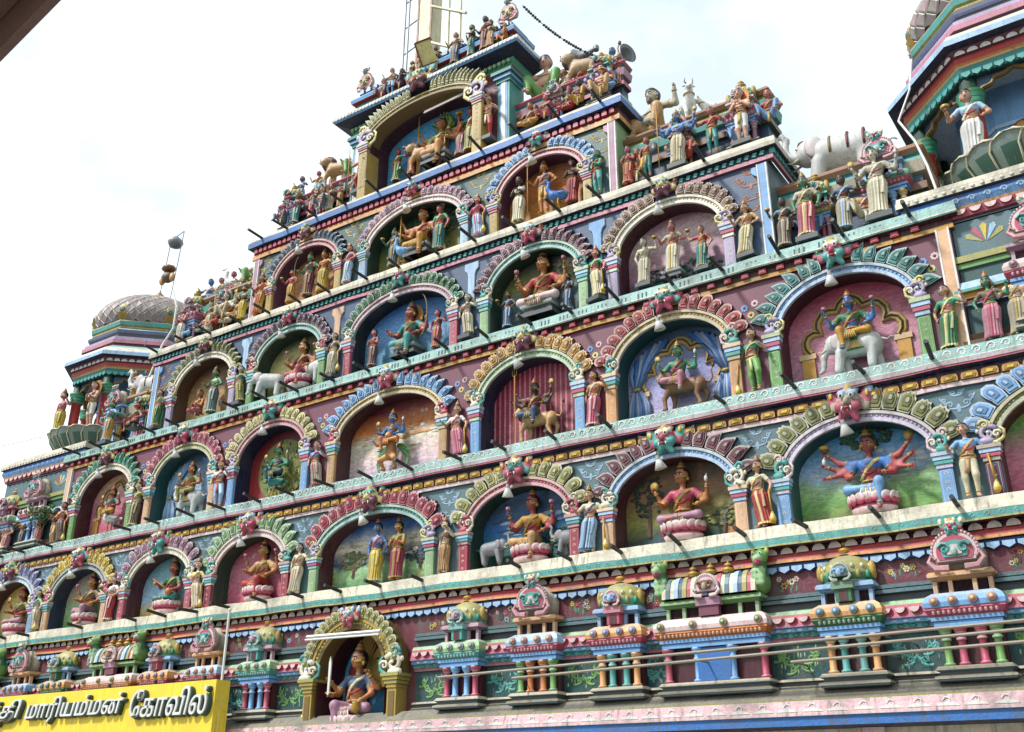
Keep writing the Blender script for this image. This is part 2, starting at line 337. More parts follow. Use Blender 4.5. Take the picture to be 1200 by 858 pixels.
def att_mb(kind, p, s, foot):
    "what a hand holds; p is the palm"
    x, y, z = p; m = MB()
    if kind == 'mace':
        top = z+.02; bot = foot+.02; y -= .02
        m.tube([(x, y, top), (x+s*.03, y-.005, bot+.16)], .012, 'amber', 6, .016)
        m.lathe((x+s*.035, y-.005, 0), [(.014, bot+.18, 'gold'), (.03, bot+.14, 'yellowP'), (.052, bot+.07, 'yellow'), (.045, bot+.03, 'amber'), (.02, bot, 'gold')], 10)
    elif kind in ('staff', 'spear', 'trident'):
        m.tube([(x, y-.02, foot+.01), (x, y-.02, z+.3)], .009, 'amber', 6)
        if kind == 'spear': m.prism([(x, z+.28), (x+.045, z+.36), (x+.03, z+.42), (x, z+.52), (x-.03, z+.42), (x-.045, z+.36)], y-.03, y-.012, 'ivory')
        if kind == 'trident':
            for q in (-1, 0, 1): m.tube([(x, y-.02, z+.28), (x+q*.045, y-.02, z+.32), (x+q*.04, y-.02, z+.42)], .008, 'gold', 5, .003)
    elif kind == 'sword': m.prism([(x-.01, z), (x+.012, z), (x+.02, z+.3), (x+.004, z+.36), (x-.01, z+.3)], y-.035, y-.02, 'white'); m.tube([(x-.035, y-.025, z+.02), (x+.035, y-.025, z+.02)], .01, 'gold', 6)
    elif kind == 'lotus':
        m.tube([(x, y-.01, z-.03), (x, y-.015, z+.05)], .006, 'green', 5)
        for i in range(6): a = i*math.pi/3; m.ell((x+.017*math.cos(a), y-.015+.017*math.sin(a), z+.07), (.014, .014, .024), 'pink', 6, 4)
    elif kind == 'disc':
        m.lathe((x, y, z+.055), [(.012, -.008, 'gold'), (.048, -.006, 'gold'), (.048, .006, 'gold'), (.012, .008, 'red')], 12, 1, 1)
        m.v = [(vx, y+(vz-z-.055), z+.055+(vy-y)) for vx, vy, vz in m.v]
    elif kind == 'conch': m.ell((x, y-.01, z+.045), (.022, .02, .036), 'white', 8, 6); m.tube([(x, y-.01, z+.07), (x+.012, y-.01, z+.1)], .01, 'ivory', 5, .003)
    elif kind == 'bowl': m.lathe((x, y-.01, z+.012), [(.02, 0, 'goldd'), (.05, .03, 'gold'), (.058, .06, 'amber'), (.05, .062, 'goldd'), (.03, .075, 'yellowP'), (.005, .085, 'yellow')], 10)
    elif kind == 'bow':
        m.tube([(x+.14*math.cos(a)*s-.1*s, y-.03, z+.33*math.sin(a)) for a in np.linspace(-1.25, 1.25, 11)], .012, 'goldd', 6, .008)
    elif kind == 'veena':
        m.tube([(x+s*.02, y-.03, z), (x-s*.34, y-.045, z+.2)], .014, 'brownL', 6); m.ell((x+s*.03, y-.03, z-.02), (.06, .045, .055), 'orange', 8, 6); m.ell((x-s*.3, y-.03, z+.13), (.035, .03, .035), 'orange', 8, 6)
    elif kind == 'shield': m.lathe((x, y-.03, z), [(.01, -.01, 'gold'), (.11, -.004, 'greyD'), (.11, .006, 'greyD'), (.02, .02, 'gold')], 12); m.v = [(vx, y-.03-(vz-z), z+(vy-(y-.03))*1.3) for vx, vy, vz in m.v]
    elif kind == 'drum': m.lathe((x, y-.03, z), [(.05, -.07, 'cream'), (.06, -.06, 'redD'), (.06, .06, 'redD'), (.05, .07, 'cream')], 10)
    elif kind == 'pot': m.lathe((x, y-.02, z-.06), [(.02, -.04, 'gold'), (.05, 0, 'amber'), (.03, .045, 'gold'), (.04, .06, 'yellowP')], 10)
    return m
ARMS = {'guard': [(-1, (.12, -.13, -.07), None), (1, (.11, -.05, -.26), 'mace')], 'guardL': [(-1, (.10, -.05, -.26), 'mace'), (1, (.12, -.13, -.07), None)],
        'pray': [(-1, (-.08, -.15, -.10), None), (1, (-.08, -.15, -.10), None)], 'hip': [(-1, (.06, -.03, -.25), None), (1, (.14, -.10, .02), None)],
        'down': [(-1, (.04, -.03, -.29), None), (1, (.05, -.04, -.28), None)], 'offer': [(-1, (.12, -.15, -.06), 'bowl'), (1, (.03, -.09, -.22), None)],
        'four': [(-1, (.17, -.05, .03), 'disc'), (1, (.17, -.05, .03), 'conch'), (-1, (.10, -.14, -.12), None), (1, (.08, -.13, -.18), None)],
        'fourL': [(-1, (.17, -.05, .05), 'lotus'), (1, (.17, -.05, .05), 'lotus'), (-1, (.10, -.14, -.10), None), (1, (.07, -.13, -.2), None)],
        'two': [(-1, (.10, -.15, -.08), None), (1, (.07, -.13, -.2), None)], 'dance': [(-1, (.2, -.05, .1), None), (1, (.08, -.14, -.1), None)],
        'veena': [(-1, (.1, -.14, -.02), None), (1, (.02, -.15, -.2), 'veena')], 'lamp': [(-1, (.03, -.03, -.27), None), (1, (.16, -.07, .09), 'bowl')], 'lampL': [(-1, (.16, -.07, .12), 'bowl'), (1, (.03, -.03, -.27), None)],
        'eight': [(s, p, a) for s in (-1, 1) for p, a in (((.27, -.04, .13), 'disc' if s > 0 else 'bowl'), ((.28, -.06, -.0), 'conch' if s < 0 else None), ((.27, -.08, -.12), None), ((.02, -.15, -.16), None))],
        'six': [(s, p, a) for s in (-1, 1) for p, a in (((.22, -.04, .14), 'trident' if s < 0 else 'disc'), ((.25, -.06, -.02), None), ((.07, -.14, -.16), None))]}
BANGLE = 'gold'
def figure(name, label, loc, H=.85, rz=0, pose='stand', skn='skin', lower='cream', upper=None, border='gold', arms='guard', crown='kirita', female=True, hair='black',
           yaw=0, sway=.018, legs=None, ped=None, h=.021, group=None, cat='statue', gold='gold', c2='red', halo=None, mount=None, beard=None, seat=0, sash=None, bare=False, bulk=1.19):
    root = thing(name, label, cat, loc, rz, H, group)
    pz = {'stand': .53, 'stride': .52}.get(pose, .085+seat); off = pz-.53; B = bulk
    T = lambda x, y, z: np.array([x+(sway*(1-abs(z-.72)/.25) if pose == 'stand' else 0), y, z+off])
    up = upper or (skn if not female else lower); body = []
    body += [el(T(0, 0, .735), (.088*B, .062*B, .088), up), cap(T(0, 0, .60), T(0, 0, .70), .06*B, .064*B, skn), el(T(0, .005, .535), (.088*B, .07*B, .06), lower),
             cap(T(-.092*B, .005, .795), T(.092*B, .005, .795), .036, .036, up if female else skn), cap(T(0, .008, .81), T(0, 0, .885), .031, .027, skn)]
    if bulk > 1.3: body.append(el(T(0, -.03, .63), (.085*B, .075*B, .075), skn))
    if female: body += [el(T(s*.04, -.05, .742), (.037, .036, .036), up) for s in (-1, 1)]
    hc = T(0, -.006, .935); cy, sy = math.cos(yaw), math.sin(yaw)
    hs = 1.2; Hd = lambda x, y, z: hc+np.array([(x*cy-y*sy)*hs, (x*sy+y*cy)*hs, (z-.90)*hs-.012])
    body += [el(Hd(0, -.004, .94), (.052*hs, .056*hs, .066*hs), skn), el(Hd(0, -.03, .895), (.03*hs, .026*hs, .02*hs), skn), cap(Hd(0, -.052, .948), Hd(0, -.068, .922), .007, .013, skn), el(Hd(0, .026, .95), (.064*hs, .05*hs, .066*hs), hair), el(Hd(0, -.012+(.008 if crown not in (None, 'none') else 0), .988), (.054*hs, .05*hs, .03*hs), hair)]
    body += [el(Hd(s*.058, -.004, .93), (.009, .014, .022), skn) for s in (-1, 1)]
    if female: body.append(cap(Hd(0, .05, .93), T(0, .06, .80), .03, .02, hair))
    if beard: body.append(el(Hd(0, -.045, .88), (.032, .024, .04), beard))
    face = MB(); gm = MB()
    for s in (-1, 1):
        face.ell(Hd(s*.02, -.0515, .944), (.02, .009, .0105), 'white', 6, 4); face.ell(Hd(s*.02, -.0555, .944), (.0105, .007, .0105), 'black', 6, 4)
        face.tube([Hd(s*.006, -.057, .957), Hd(s*.02, -.0555, .963), Hd(s*.034, -.047, .957)], .006, 'black', 4)
        gm.ell(Hd(s*.056, .002, .905), (.011, .011, .014), gold, 6, 4)
    face.ell(Hd(0, -.058, .906), (.02, .009, .0075), 'red', 6, 4); face.ell(Hd(0, -.0575, .966), (.004, .004, .006), 'red', 5, 4)
    ft = min(0, off)+(0 if pose in ('stand', 'stride') else .0)
    def leg(hip, knee, ank, toe, c, shin=None, cuff=True):
        body.extend([cap(hip, knee, .056*B, .04*B, c), cap(knee, ank, .04*B, .023*B, shin or c), cap(ank, toe, .021, .015, skn), el(toe, (.018, .02, .011), skn)])
        q = np.array(ank); k = np.array(knee); a = q+(k-q)*.12; b2 = q+(k-q)*.2; gm.tube([a, b2], .029*B, gold, 8)
    skirt = pose == 'stand' and legs is None
    lgc = lower if not bare else skn
    if pose in ('stand', 'stride'):
        ls = legs or ('straight',)
        for s in (-1, 1):
            x = .052*s
            if pose == 'stride' or (legs and legs[0] == 'bent' and s == 1): leg(T(x, 0, .5), T(x+.06*s, -.07, .3), np.array([x+.02*s, .0, .045]), np.array([x+.05*s, -.075, .018]), lower, lgc)
            else: leg(T(x, 0, .5), np.array([x*1.15, -.015, .28]), np.array([x*1.1, .012, .045]), np.array([x*1.4, -.075, .018]), lower, lgc)
    elif pose == 'lotus':
        for s in (-1, 1): leg(T(.055*s, 0, .51), np.array([.215*s, -.12, pz-.03]), np.array([-.04*s, -.175-.02*s, pz-.045]), np.array([-.11*s, -.17-.02*s, pz-.045]), lower)
    elif pose in ('lalita', 'lalitaR'):
        k = 1 if pose == 'lalita' else -1
        leg(T(.055*k, 0, .51), np.array([.215*k, -.11, pz-.02]), np.array([-.02*k, -.165, pz-.035]), np.array([-.08*k, -.17, pz-.035]), lower)
        leg(T(-.055*k, 0, .51), np.array([-.11*k, -.19, pz+.01]), np.array([-.085*k, -.18, pz-.235]), np.array([-.1*k, -.25, pz-.26]), lower)
    elif pose == 'squat':
        for s in (-1, 1): leg(T(.06*s, 0, .51), np.array([.18*s, -.13, pz+.16]), np.array([.15*s, -.17, pz-.05]), np.array([.17*s, -.25, pz-.07]), lower, lgc)
    elif pose == 'kneel':
        for s in (-1, 1): leg(T(.055*s, 0, .51), np.array([.08*s, -.2, pz-.02]), np.array([.07*s, .02, pz-.05]), np.array([.07*s, .1, pz-.06]), lower)
    A = ARMS[arms] if isinstance(arms, str) else arms; held = []
    for s, d, k in A:
        sh = T(s*.108*B, .005, .79); ha = sh+np.array([d[0]*s, d[1], d[2]]); e, ha = elbow(sh, ha, s); u = unit(ha-e)
        body.extend([cap(sh, sh+(e-sh)*.55, .031*B, .029*B, up if female else skn), cap(sh+(e-sh)*.5, e, .028*B, .024*B, skn), cap(e, ha, .0245*B, .0165*B, skn), el(ha+u*.012, (.0175, .014, .02), skn)])
        hand(face, ha+u*.008, u, skn, -s)
        a = e+(ha-e)*.82; gm.tube([a, e+(ha-e)*.93], .0215*B, gold, 7); gm.tube([sh+(e-sh)*.52, sh+(e-sh)*.6], .0345*B, gold, 7)
        if k: held.append((k, ha+u*.02, s))
    bm = skin(body, h, .02); bm.xf(face, Matrix.Identity(4)); bm.build('body', root, smooth=True)
    # garlands, belt, chest chains
    loop(gm, T(0, -.002, .818), .048, .044, .012, .007, gold); loop(gm, T(0, -.008, .775), .066*B, .062*B, .045, .0085, gold, 16)
    loop(gm, T(0, -.006, .74), .07*B, .07*B, .085, .009, c2, 16, (math.pi*.95, math.pi*2.05)); loop(gm, T(0, 0, .585), .079*B, .07*B, 0, .0125, gold, 16)
    gm.ell(T(0, -.07*B, .585), (.018, .012, .02), c2, 6, 4)
    gm.build('jewellery', root, GILT, True, 'stuff')
    g = MB()
    if skirt:
        n = 36; prof = [(.595, .074, .066), (.56, .088, .076), (.5, .112, .094), (.4, .11, .092), (.28, .1, .084), (.16, .098, .083), (.075, .106, .088), (.045, .108, .089)]; vs = []
        for i, (z, rx, ry) in enumerate(prof):
            am = .004+.011*i/7
            for j in range(n):
                a = 2*math.pi*j/n; w = 1+am*10*(.5 if j % 2 else -.5)*(1 if math.sin(a) < .3 else .5)
                p = T(rx*B*w*math.cos(a), ry*B*w*math.sin(a), z); p[2] = z+off; vs.append(tuple(p))
        fs = []; cs = []
        for i in range(7):
            for j in range(n):
                k = (j+1) % n; fs.append((i*n+j, (i+1)*n+j, (i+1)*n+k, i*n+k)); a = 2*math.pi*(j+.5)/n
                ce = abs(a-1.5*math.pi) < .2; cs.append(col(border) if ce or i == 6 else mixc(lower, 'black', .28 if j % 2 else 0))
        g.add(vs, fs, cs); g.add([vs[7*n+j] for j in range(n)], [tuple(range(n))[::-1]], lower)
        g.tube([T(.08*B, -.03, .58), T(.03, -.085, .50), T(-.05, -.095, .47), T(-.098*B, -.02, .52)], .016, border, 6, .012, .6)
        g.tube([T(.07*B, -.06, .57), T(.085*B, -.085, .45), T(.075*B, -.09, .30)], .018, mixc(lower, border, .5), 6, .026, .5)
    else:
        g.tube([T(.085*B, -.03, .56), T(.0, -.082, .535), T(-.085*B, -.03, .56)], .02, sash or border, 6, .018, .7)
        fz = max(.02+min(0, off), pz-.26) if pose not in ('stand', 'stride') else .2
        if pose in ('lotus', 'lalita', 'lalitaR'):
            for j in range(7):
                x = -.06+.02*j; g.tube([(x*.5, -.13, pz-.0), (x, -.19, pz-.05), (x*1.5, -.205, pz-.13)], .013, lower if j % 2 else border, 5, .01, .6)
        else: g.tube([T(0, -.075, .55), T(.01, -.09, .42), T(0, -.085, .33)], .024, border, 6, .03, .5)
    if sash or female:
        q = sash or border; g.tube([T(.09*B, -.01, .815), T(.05, -.078, .765), T(-.01, -.09, .70), T(-.075*B, -.05, .60)], .021, q, 6, .016, .55)
        g.tube([T(.09*B, -.01, .815), T(.08, .065, .74), T(.03, .075, .6)], .021, q, 6, .018, .55)
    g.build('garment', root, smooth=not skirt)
    if crown and crown != 'none':
        cm = crown_mb(crown, gold, c2); o = cm.build('crown', root, GILT if crown != 'turban' else PAINT, True); o.location = (hc[0], hc[1], hc[2]-.012-.90*hs+.125); o.scale = (hs*1.03, hs*1.03, hs*.84)
        o.rotation_euler = (0, 0, yaw)
    elif crown is None:
        MB().ell(Hd(0, .03, 1.0), (.034, .034, .03), hair, 8, 6).build('hair_bun', root, smooth=True)
    for k, p, s in held: att_mb(k, p, s, 0 if pose in ('stand', 'stride') else min(0, pz-.3)).build(k, root, GILT if k in ('disc', 'mace', 'bowl', 'pot') else PAINT, k != 'sword')
    if halo:
        m = MB(); n = 18; R = .15
        for i in range(n):
            a = math.pi*(-.2+1.4*i/(n-1)); m.ell((hc[0]+R*math.cos(a), .06, hc[2]+R*math.sin(a)*1.1), (.02, .015, .026), halo, 6, 4)
        m.prism([(hc[0]+R*.95*math.cos(a), hc[2]+R*1.05*math.sin(a)) for a in np.linspace(-.2*math.pi, 1.2*math.pi, 16)], .05, .07, mixc(halo, 'red', .5)); m.build('halo', root, GILT)
    if ped == 'lotus' or ped == 'seat':
        m = MB(); R = .225
        m.lathe((0, -.04, 0), [(R*.85, -.2, 'pinkP'), (R*.98, -.14, 'rose'), (R*.85, -.1, 'crimson'), (R*.9, .0, 'ivory'), (R*.7, .005, 'ivory')], 16, 1, .75)
        p = m.build('lotus_pedestal', root, smooth=True)
        for i in range(9):
            a = math.pi*(1+i/8.); x, y = R*math.cos(a), -.04+R*.75*math.sin(a); q = MB(); q.ell((0, 0, 0), (.068, .02, .055), 'pinkP', 8, 6); q.ell((0, -.007, -.03), (.06, .02, .032), 'rose', 8, 6)
            o = q.build('lotus_petal', p, smooth=True); o.location = (x, y, -.05); o.rotation_euler = (.25, 0, math.atan2(y+.04, x)+math.pi/2)
    elif ped == 'slab': MB().box(-.17, .17, -.14, .12, -.085, -.002, 'greyD').box(-.145, .145, -.12, .1, -.002, .012, 'grey').build('pedestal', root)
    elif ped == 'plinth': MB().sweep([(-.17, .12), (-.17, -.13), (.17, -.13), (.17, .12)], [(-.17, .003, 'grey'), (.03, .002, 'grey'), (.03, -.03, 'white'), (0, -.035, 'greyD'), (0, -.1, 'grey'), (.04, -.105, 'greyD'), (.04, -.15, 'grey')]).build('pedestal', root)
    if mount: mount(root)
    return root

# ---------------------------------------------------------------- animals: each faces -X, length about 1, feet at z = 0
def legs4(c, pts, r0, r1, hoof):
    o = []
    for (x, y, zt, kx, kz, fx) in pts:
        o += [cap((x, y, zt), (kx, y, kz), r0, r0*.62, c), cap((kx, y, kz), (fx, y, .05), r0*.6, r1, c), cap((fx, y, .035), (fx-.05, y, .03), r1*1.05, r1*.9, hoof)]
    return o
def tint_(c): return mixc(c, 'white', .3)
def lion_mb(c='tan', mane='brown', roar=True):
    P = [cap((.33, 0, .52), (-.2, 0, .54), .15, .17, c), el((-.27, 0, .55), (.15, .16, .2), c), el((.38, 0, .5), (.15, .14, .17), c)]
    P += legs4(c, [(-.3, .1, .45, -.27, .26, -.3), (-.3, -.1, .45, -.42, .28, -.4), (.4, .1, .45, .5, .28, .42), (.4, -.1, .45, .33, .27, .42)], .085, .042, c)
    hx, hy, hz = -.43, -.12, .76
    P += [el((hx, hy, hz), (.12, .11, .125), c), el((hx-.06, hy-.07, hz-.03), (.062, .055, .042), tint_(c)), el((hx-.095, hy-.115, hz-.005), (.024, .02, .016), 'black'), cap((hx-.04, hy-.05, hz-.085), (hx-.075, hy-.09, hz-.1), .042, .03, tint_(c))]
    P += [el((hx+.06+.14*math.cos(t), hy+.1+.05*math.cos(t), hz-.02+.165*math.sin(t)), (.06, .075, .065), mixc(mane, 'black', .5*(i % 2))) for i, t in enumerate(np.linspace(0, 2*math.pi, 12)[:-1])]+[el((hx+.14, hy+.09, hz-.06+d), (.12, .11, .13), mane) for d in (.06, -.1)]
    P += [el((hx+.04*s, hy+.01, hz+.12), (.03, .018, .035), c) for s in (-1, 1)]
    m = skin(P, .026, .03)
    for s in (-1, 1): m.ell((hx-.055+s*.045, hy-.085+s*.02, hz+.035), (.018, .014, .016), 'white', 6, 4); m.ell((hx-.06+s*.046, hy-.097+s*.02, hz+.035), (.009, .008, .01), 'black', 6, 4)
    m.ell((hx-.095, hy-.085, hz-.068), (.04, .03, .014), 'red', 6, 4)
    for s in (-1, 1): m.tube([(hx-.1+s*.03, hy-.11, hz-.055), (hx-.105+s*.03, hy-.115, hz-.085)], .008, 'white', 4, .002)
    m.tube([(.5, 0, .55), (.62, 0, .5), (.68, 0, .6), (.66, 0, .75), (.7, 0, .84)], .03, c, 6, .018); m.ell((.71, 0, .87), (.04, .035, .06), mane); return m
def loop_yz(m, x, z, r, w, c): m.tube([(x, r*math.cos(a), z+r*math.sin(a)) for a in np.linspace(-.4, math.pi+.4, 14)], w, c, 5)
def elephant_mb(c='white', up=False, rug='redD'):
    c = mixc(c, 'grey', .35)
    P = [cap((.25, 0, .55), (-.2, 0, .58), .25, .25, c), el((.32, 0, .5), (.2, .2, .24), c), el((-.46, -.02, .66), (.17, .16, .2), c), el((-.44, -.02, .8), (.11, .11, .07), c)]
    P += [cap((x, y, .42), (x2, y, .06), .11, .085, c) for x, y, x2 in ((-.3, .12, -.24), (-.3, -.12, -.38), (.32, .12, .4), (.32, -.12, .28))]
    if up: tr = [(-.58, -.05, .6), (-.7, -.06, .62), (-.76, -.06, .78), (-.72, -.06, .95), (-.78, -.06, 1.05), (-.86, -.06, 1.0)]
    else: tr = [(-.58, -.05, .58), (-.66, -.06, .42), (-.68, -.06, .25), (-.7, -.06, .14), (-.77, -.06, .1)]
    P += [cap(tr[i], tr[i+1], .075-.01*i, .065-.01*i, c) for i in range(len(tr)-1)]
    m = skin(P, .03, .035)
    for s in (-1, 1):
        m.ell((-.34, -.02+s*.17, .66), (.13, .025, .17), mixc(c, 'pink', .2), 10, 6); m.tube([(-.57, -.02+s*.09, .56), (-.68, -.03+s*.1, .5), (-.75, -.03+s*.1, .54)], .022, 'ivory', 6, .006)
        m.ell((-.58, -.02+s*.115, .71), (.022, .012, .014), 'white', 6, 4); m.ell((-.59, -.02+s*.122, .71), (.012, .01, .011), 'black', 6, 4)
    m.tube([(.5, 0, .6), (.6, 0, .55), (.68, 0, .6), (.74, 0, .56)], .025, c, 6, .012)
    if rug == 'bands':
        for x in (-.12, .12, .34): loop_yz(m, x, .575, .252, .02, 'redD' if x > 0 else 'goldd')
        m.ell((-.5, -.02, .83), (.09, .1, .05), 'redD', 8, 6)
    if rug and rug != 'bands': m.lathe((.02, 0, .57), [(.262, -.17, rug), (.266, -.15, 'gold'), (.27, .0, rug), (.24, .14, 'gold'), (.15, .24, rug), (.02, .265, rug)], 14, 1, 1)
    return m
def bull_mb(c='white', horse=False):
    P = [cap((.3, 0, .55), (-.22, 0, .57), .16, .18, c), cap((-.3, 0, .62), (-.46, -.02, .88), .13, .085, c), el((-.52, -.03, .9), (.11, .08, .085), c), cap((-.56, -.035, .88), (-.66, -.045, .8), .07, .05, c), el((.34, 0, .53), (.15, .14, .16), c)]
    P += legs4(c, [(-.28, .09, .5, -.28, .27, -.27), (-.28, -.09, .5, -.36, .28, -.32), (.36, .09, .48, .42, .27, .37), (.36, -.09, .48, .3, .27, .36)], .07, .033, 'greyD')
    if not horse: P.append(el((-.2, 0, .76), (.1, .07, .08), c))
    m = skin(P, .026, .03)
    for s in (-1, 1):
        m.tube([(-.5, -.03+s*.06, .96), (-.49, -.03+s*(.1 if not horse else .06), 1.03), (-.53, -.03+s*.08, 1.1)], .02, 'greyD' if not horse else c, 5, .006); m.ell((-.46, -.03+s*.11, .92), (.03, .05, .02), c, 6, 4); m.ell((-.58, -.03+s*.07, .91), (.014, .01, .014), 'black', 6, 4)
    m.tube([(.47, 0, .6), (.55, 0, .5), (.54, 0, .28)], .022, c, 6, .03); loop(m, (-.38, -.01, .74), .11, .12, 0, .018, 'gold')
    if horse:
        for i in range(6): m.ell((-.28-.04*i, 0, .72+.055*i), (.035, .025, .06), 'brown', 6, 4)
    return m
def bird_mb(c='blue', fan=False, swan=False):
    P = [cap((.15, 0, .42), (-.18, 0, .46), .12, .15, c)]
    nk = [(-.25, 0, .52), (-.36, -.01, .7), (-.31, -.02, .88), (-.38, -.03, .98)]
    P += [cap(nk[i], nk[i+1], .085-.017*i, .07-.015*i, c) for i in range(3)]+[el((-.4, -.03, 1.0), (.065, .05, .055), c), cap((-.44, -.03, .995), (-.54, -.03, .965), .028, .008, 'amber')]
    m = skin(P, .024, .03)
    for s in (-1, 1):
        m.tube([(-.03, s*.06, .33), (-.05, s*.07, .18), (-.02, s*.07, .04)], .025, 'amber', 6, .018); m.tube([(-.02, s*.07, .03), (-.14, s*.09, .02)], .016, 'amber', 5)
        for i in range(5): m.ell((.08+.05*i, s*(.15-.01*i), .46-.012*i), (.13, .02, .05), mixc(c, 'white' if swan else 'greenL', .15*i), 8, 4)
        m.ell((-.425, -.03+s*.045, 1.015), (.012, .008, .012), 'black', 6, 4)
    if not swan:
        for i in range(3): m.tube([(-.38, -.03, 1.05), (-.37+.03*i, -.03, 1.13)], .006, 'greenL', 4); m.ell((-.37+.03*i, -.03, 1.14), .014, 'blue', 5, 4)
    return m
def feather_fan(root, cx, y, cz, r0, r1, n, c=('green', 'greenL', 'olive')):
    for i in range(n):
        a = math.pi*(-.28+1.56*i/(n-1)); q = MB(); l = r1-r0; rn = RND.random()*.04
        q.prism([(-.018, 0), (.018, 0), (.06, l*.72), (.035, l), (-.035, l), (-.06, l*.72)], -.012, 0, c[i % 3]); q.ell((0, -.014, l*.85), (.03, .006, .035), 'gold', 6, 4); q.ell((0, -.02, l*.85), (.016, .006, .02), 'blue', 6, 4)
        o = q.build('tail_feather', root); o.location = (cx+r0*math.cos(a), y+.006*(i % 2), cz+r0*math.sin(a)); o.rotation_euler = (0, math.pi/2-a+rn, 0)
def mount_of(mb, name, s, loc, flip=False, fan=None):
    def f(root):
        o = mb.build(name, root, smooth=True); o.location = loc; o.scale = (-s if flip else s, s, s)
        if fan: feather_fan(root, *fan)
    return f
_beast = {}
def beast_mesh(key, fn):
    if key not in _beast: _beast[key] = fn().mesh(key, None, True)
    return _beast[key]
def beast(name, label, cat, loc, s, key, fn, rz=0, flip=False, group=None):
    root = thing(name, label, cat, loc, rz, 1, group); o = put('body', beast_mesh(key, fn), root); o.scale = (-s if flip else s, s, s); return root
# ================================================================ the temple front
XC = {0: 0, 1: 3.0, 2: 5.60, 3: 8.23, 4: 10.8}
def xc(c): return math.copysign(XC[abs(c)], c) if c else 0.
ROW = {1: dict(z=4.91, y=0., c0=.41, c1=.63, ap=1.22, kz=1.47, E=12.6, n=4), 2: dict(z=6.91, y=.243, c0=.56, c1=.83, ap=1.48, kz=1.81, E=9.76, n=3),
       3: dict(z=9.15, y=.453, c0=.46, c1=.73, ap=1.39, kz=1.72, E=7.34, n=2), 4: dict(z=11.36, y=.698, c0=.40, c1=.60, ap=1.28, kz=1.65, E=4.62, n=1), 5: dict(z=13.65, y=1.03, c0=.85, c1=1.07, ap=1.62, kz=2.2, E=2.1, n=0)}
for r, d in ROW.items(): d['s'] = (d['z']-1.6)/(d['y']+12.72); d['w'] = d['y']+.05
ROW[0] = dict(w=-.05)
def fl(r, Y): return ROW[r]['z']+(Y-ROW[r]['y'])*ROW[r]['s']
HW = lambda r, c: 1.42 if r == 5 else (1.2 if c == 0 else .92)
BACK = 1.55
temple = thing('temple_facade', 'tiered multicoloured temple front with rows of arched niches', 'temple')

# ---- ledges: one swept cornice under each tier
def U(path_e, w, back=BACK): return [(-path_e, back), (-path_e, w), (path_e, w), (path_e, back)]
led = {}
def ledge(r, E, prof, mat=LEDGE):
    rr = random.Random(r+50); w = ROW[r-1]['w']; n = int(E*2/.45); path = [(-E, BACK), (-E, w)]+[(-E+2*E*i/n, w+rr.uniform(-.006, .006)) for i in range(1, n)]+[(E, w), (E, BACK)]
    mb = MB().sweep(path, [(-.36, fl(r, w+.34), prof[0][2])]+prof, caps=False); ph = rr.uniform(0, 6)
    mb.v = [(x, y, z+.007*math.sin(x*2.3+ph)+.005*math.sin(x*7.1+ph*2)) for x, y, z in mb.v]
    led[r] = mb.build('cornice', temple, mat); return led[r]
ledge(1, 12.6, [(.15, 4.86, 'cream'), (.158, 4.79, 'dirty'), (.162, 4.785, 'cream'), (.175, 4.70, 'greenD'), (.19, 4.695, 'tealp'), (.19, 4.61, 'yellowP'), (.185, 4.59, 'maroon'), (.02, 4.575, 'maroon'), (.02, 4.56, 'maroonM'), (.06, 4.515, 'red'), (.088, 4.42, 'orangeP'), (.098, 4.415, 'orangeP'), (.098, 4.385, 'maroon'), (.03, 4.38, 'blue'), (.03, 4.30, 'maroon'), (0, 4.295, 'maroon')])
ledge(2, 12.6, [(.12, 6.80, 'mint'), (.128, 6.66, 'white'), (.14, 6.65, mixc('lilac', 'stone', .6)), (.14, 6.585, 'rose'), (.132, 6.58, 'rose'), (.132, 6.56, 'navy'), (.03, 6.53, 'navy'), (.03, 6.515, 'maroon'), (.04, 6.50, 'maroon'), (.04, 6.385, 'pinkP'), (.045, 6.38, 'pinkP'), (.045, 6.32, 'greyG'), (0, 6.31, 'greyG')])
ledge(3, 9.76, [(.12, 8.97, 'mint'), (.13, 8.83, 'cream'), (.134, 8.825, 'cream'), (.134, 8.81, 'teal'), (.13, 8.805, 'teal'), (.13, 8.79, 'maroon'), (.03, 8.775, 'maroon'), (.03, 8.69, 'yellow'), (.05, 8.685, 'amber'), (.05, 8.62, 'mauve'), (0, 8.61, 'mauve')])
ledge(4, 7.4, [(.12, 11.10, 'cream'), (.125, 11.03, 'dirty'), (.13, 11.02, 'dirty'), (.13, 10.95, 'navy'), (.03, 10.94, 'tealD'), (.03, 10.84, 'pink'), (.05, 10.835, 'pink'), (.05, 10.765, 'mauve'), (0, 10.755, 'slate')])
ledge(5, 4.66, [(.12, 13.27, 'cream'), (.125, 13.22, 'navy'), (.14, 13.215, 'blue'), (.14, 13.08, 'navy'), (.03, 13.06, 'maroon'), (.03, 12.91, 'amber'), (.05, 12.905, 'orangeP'), (.05, 12.80, 'greenD'), (0, 12.79, 'greyG')])
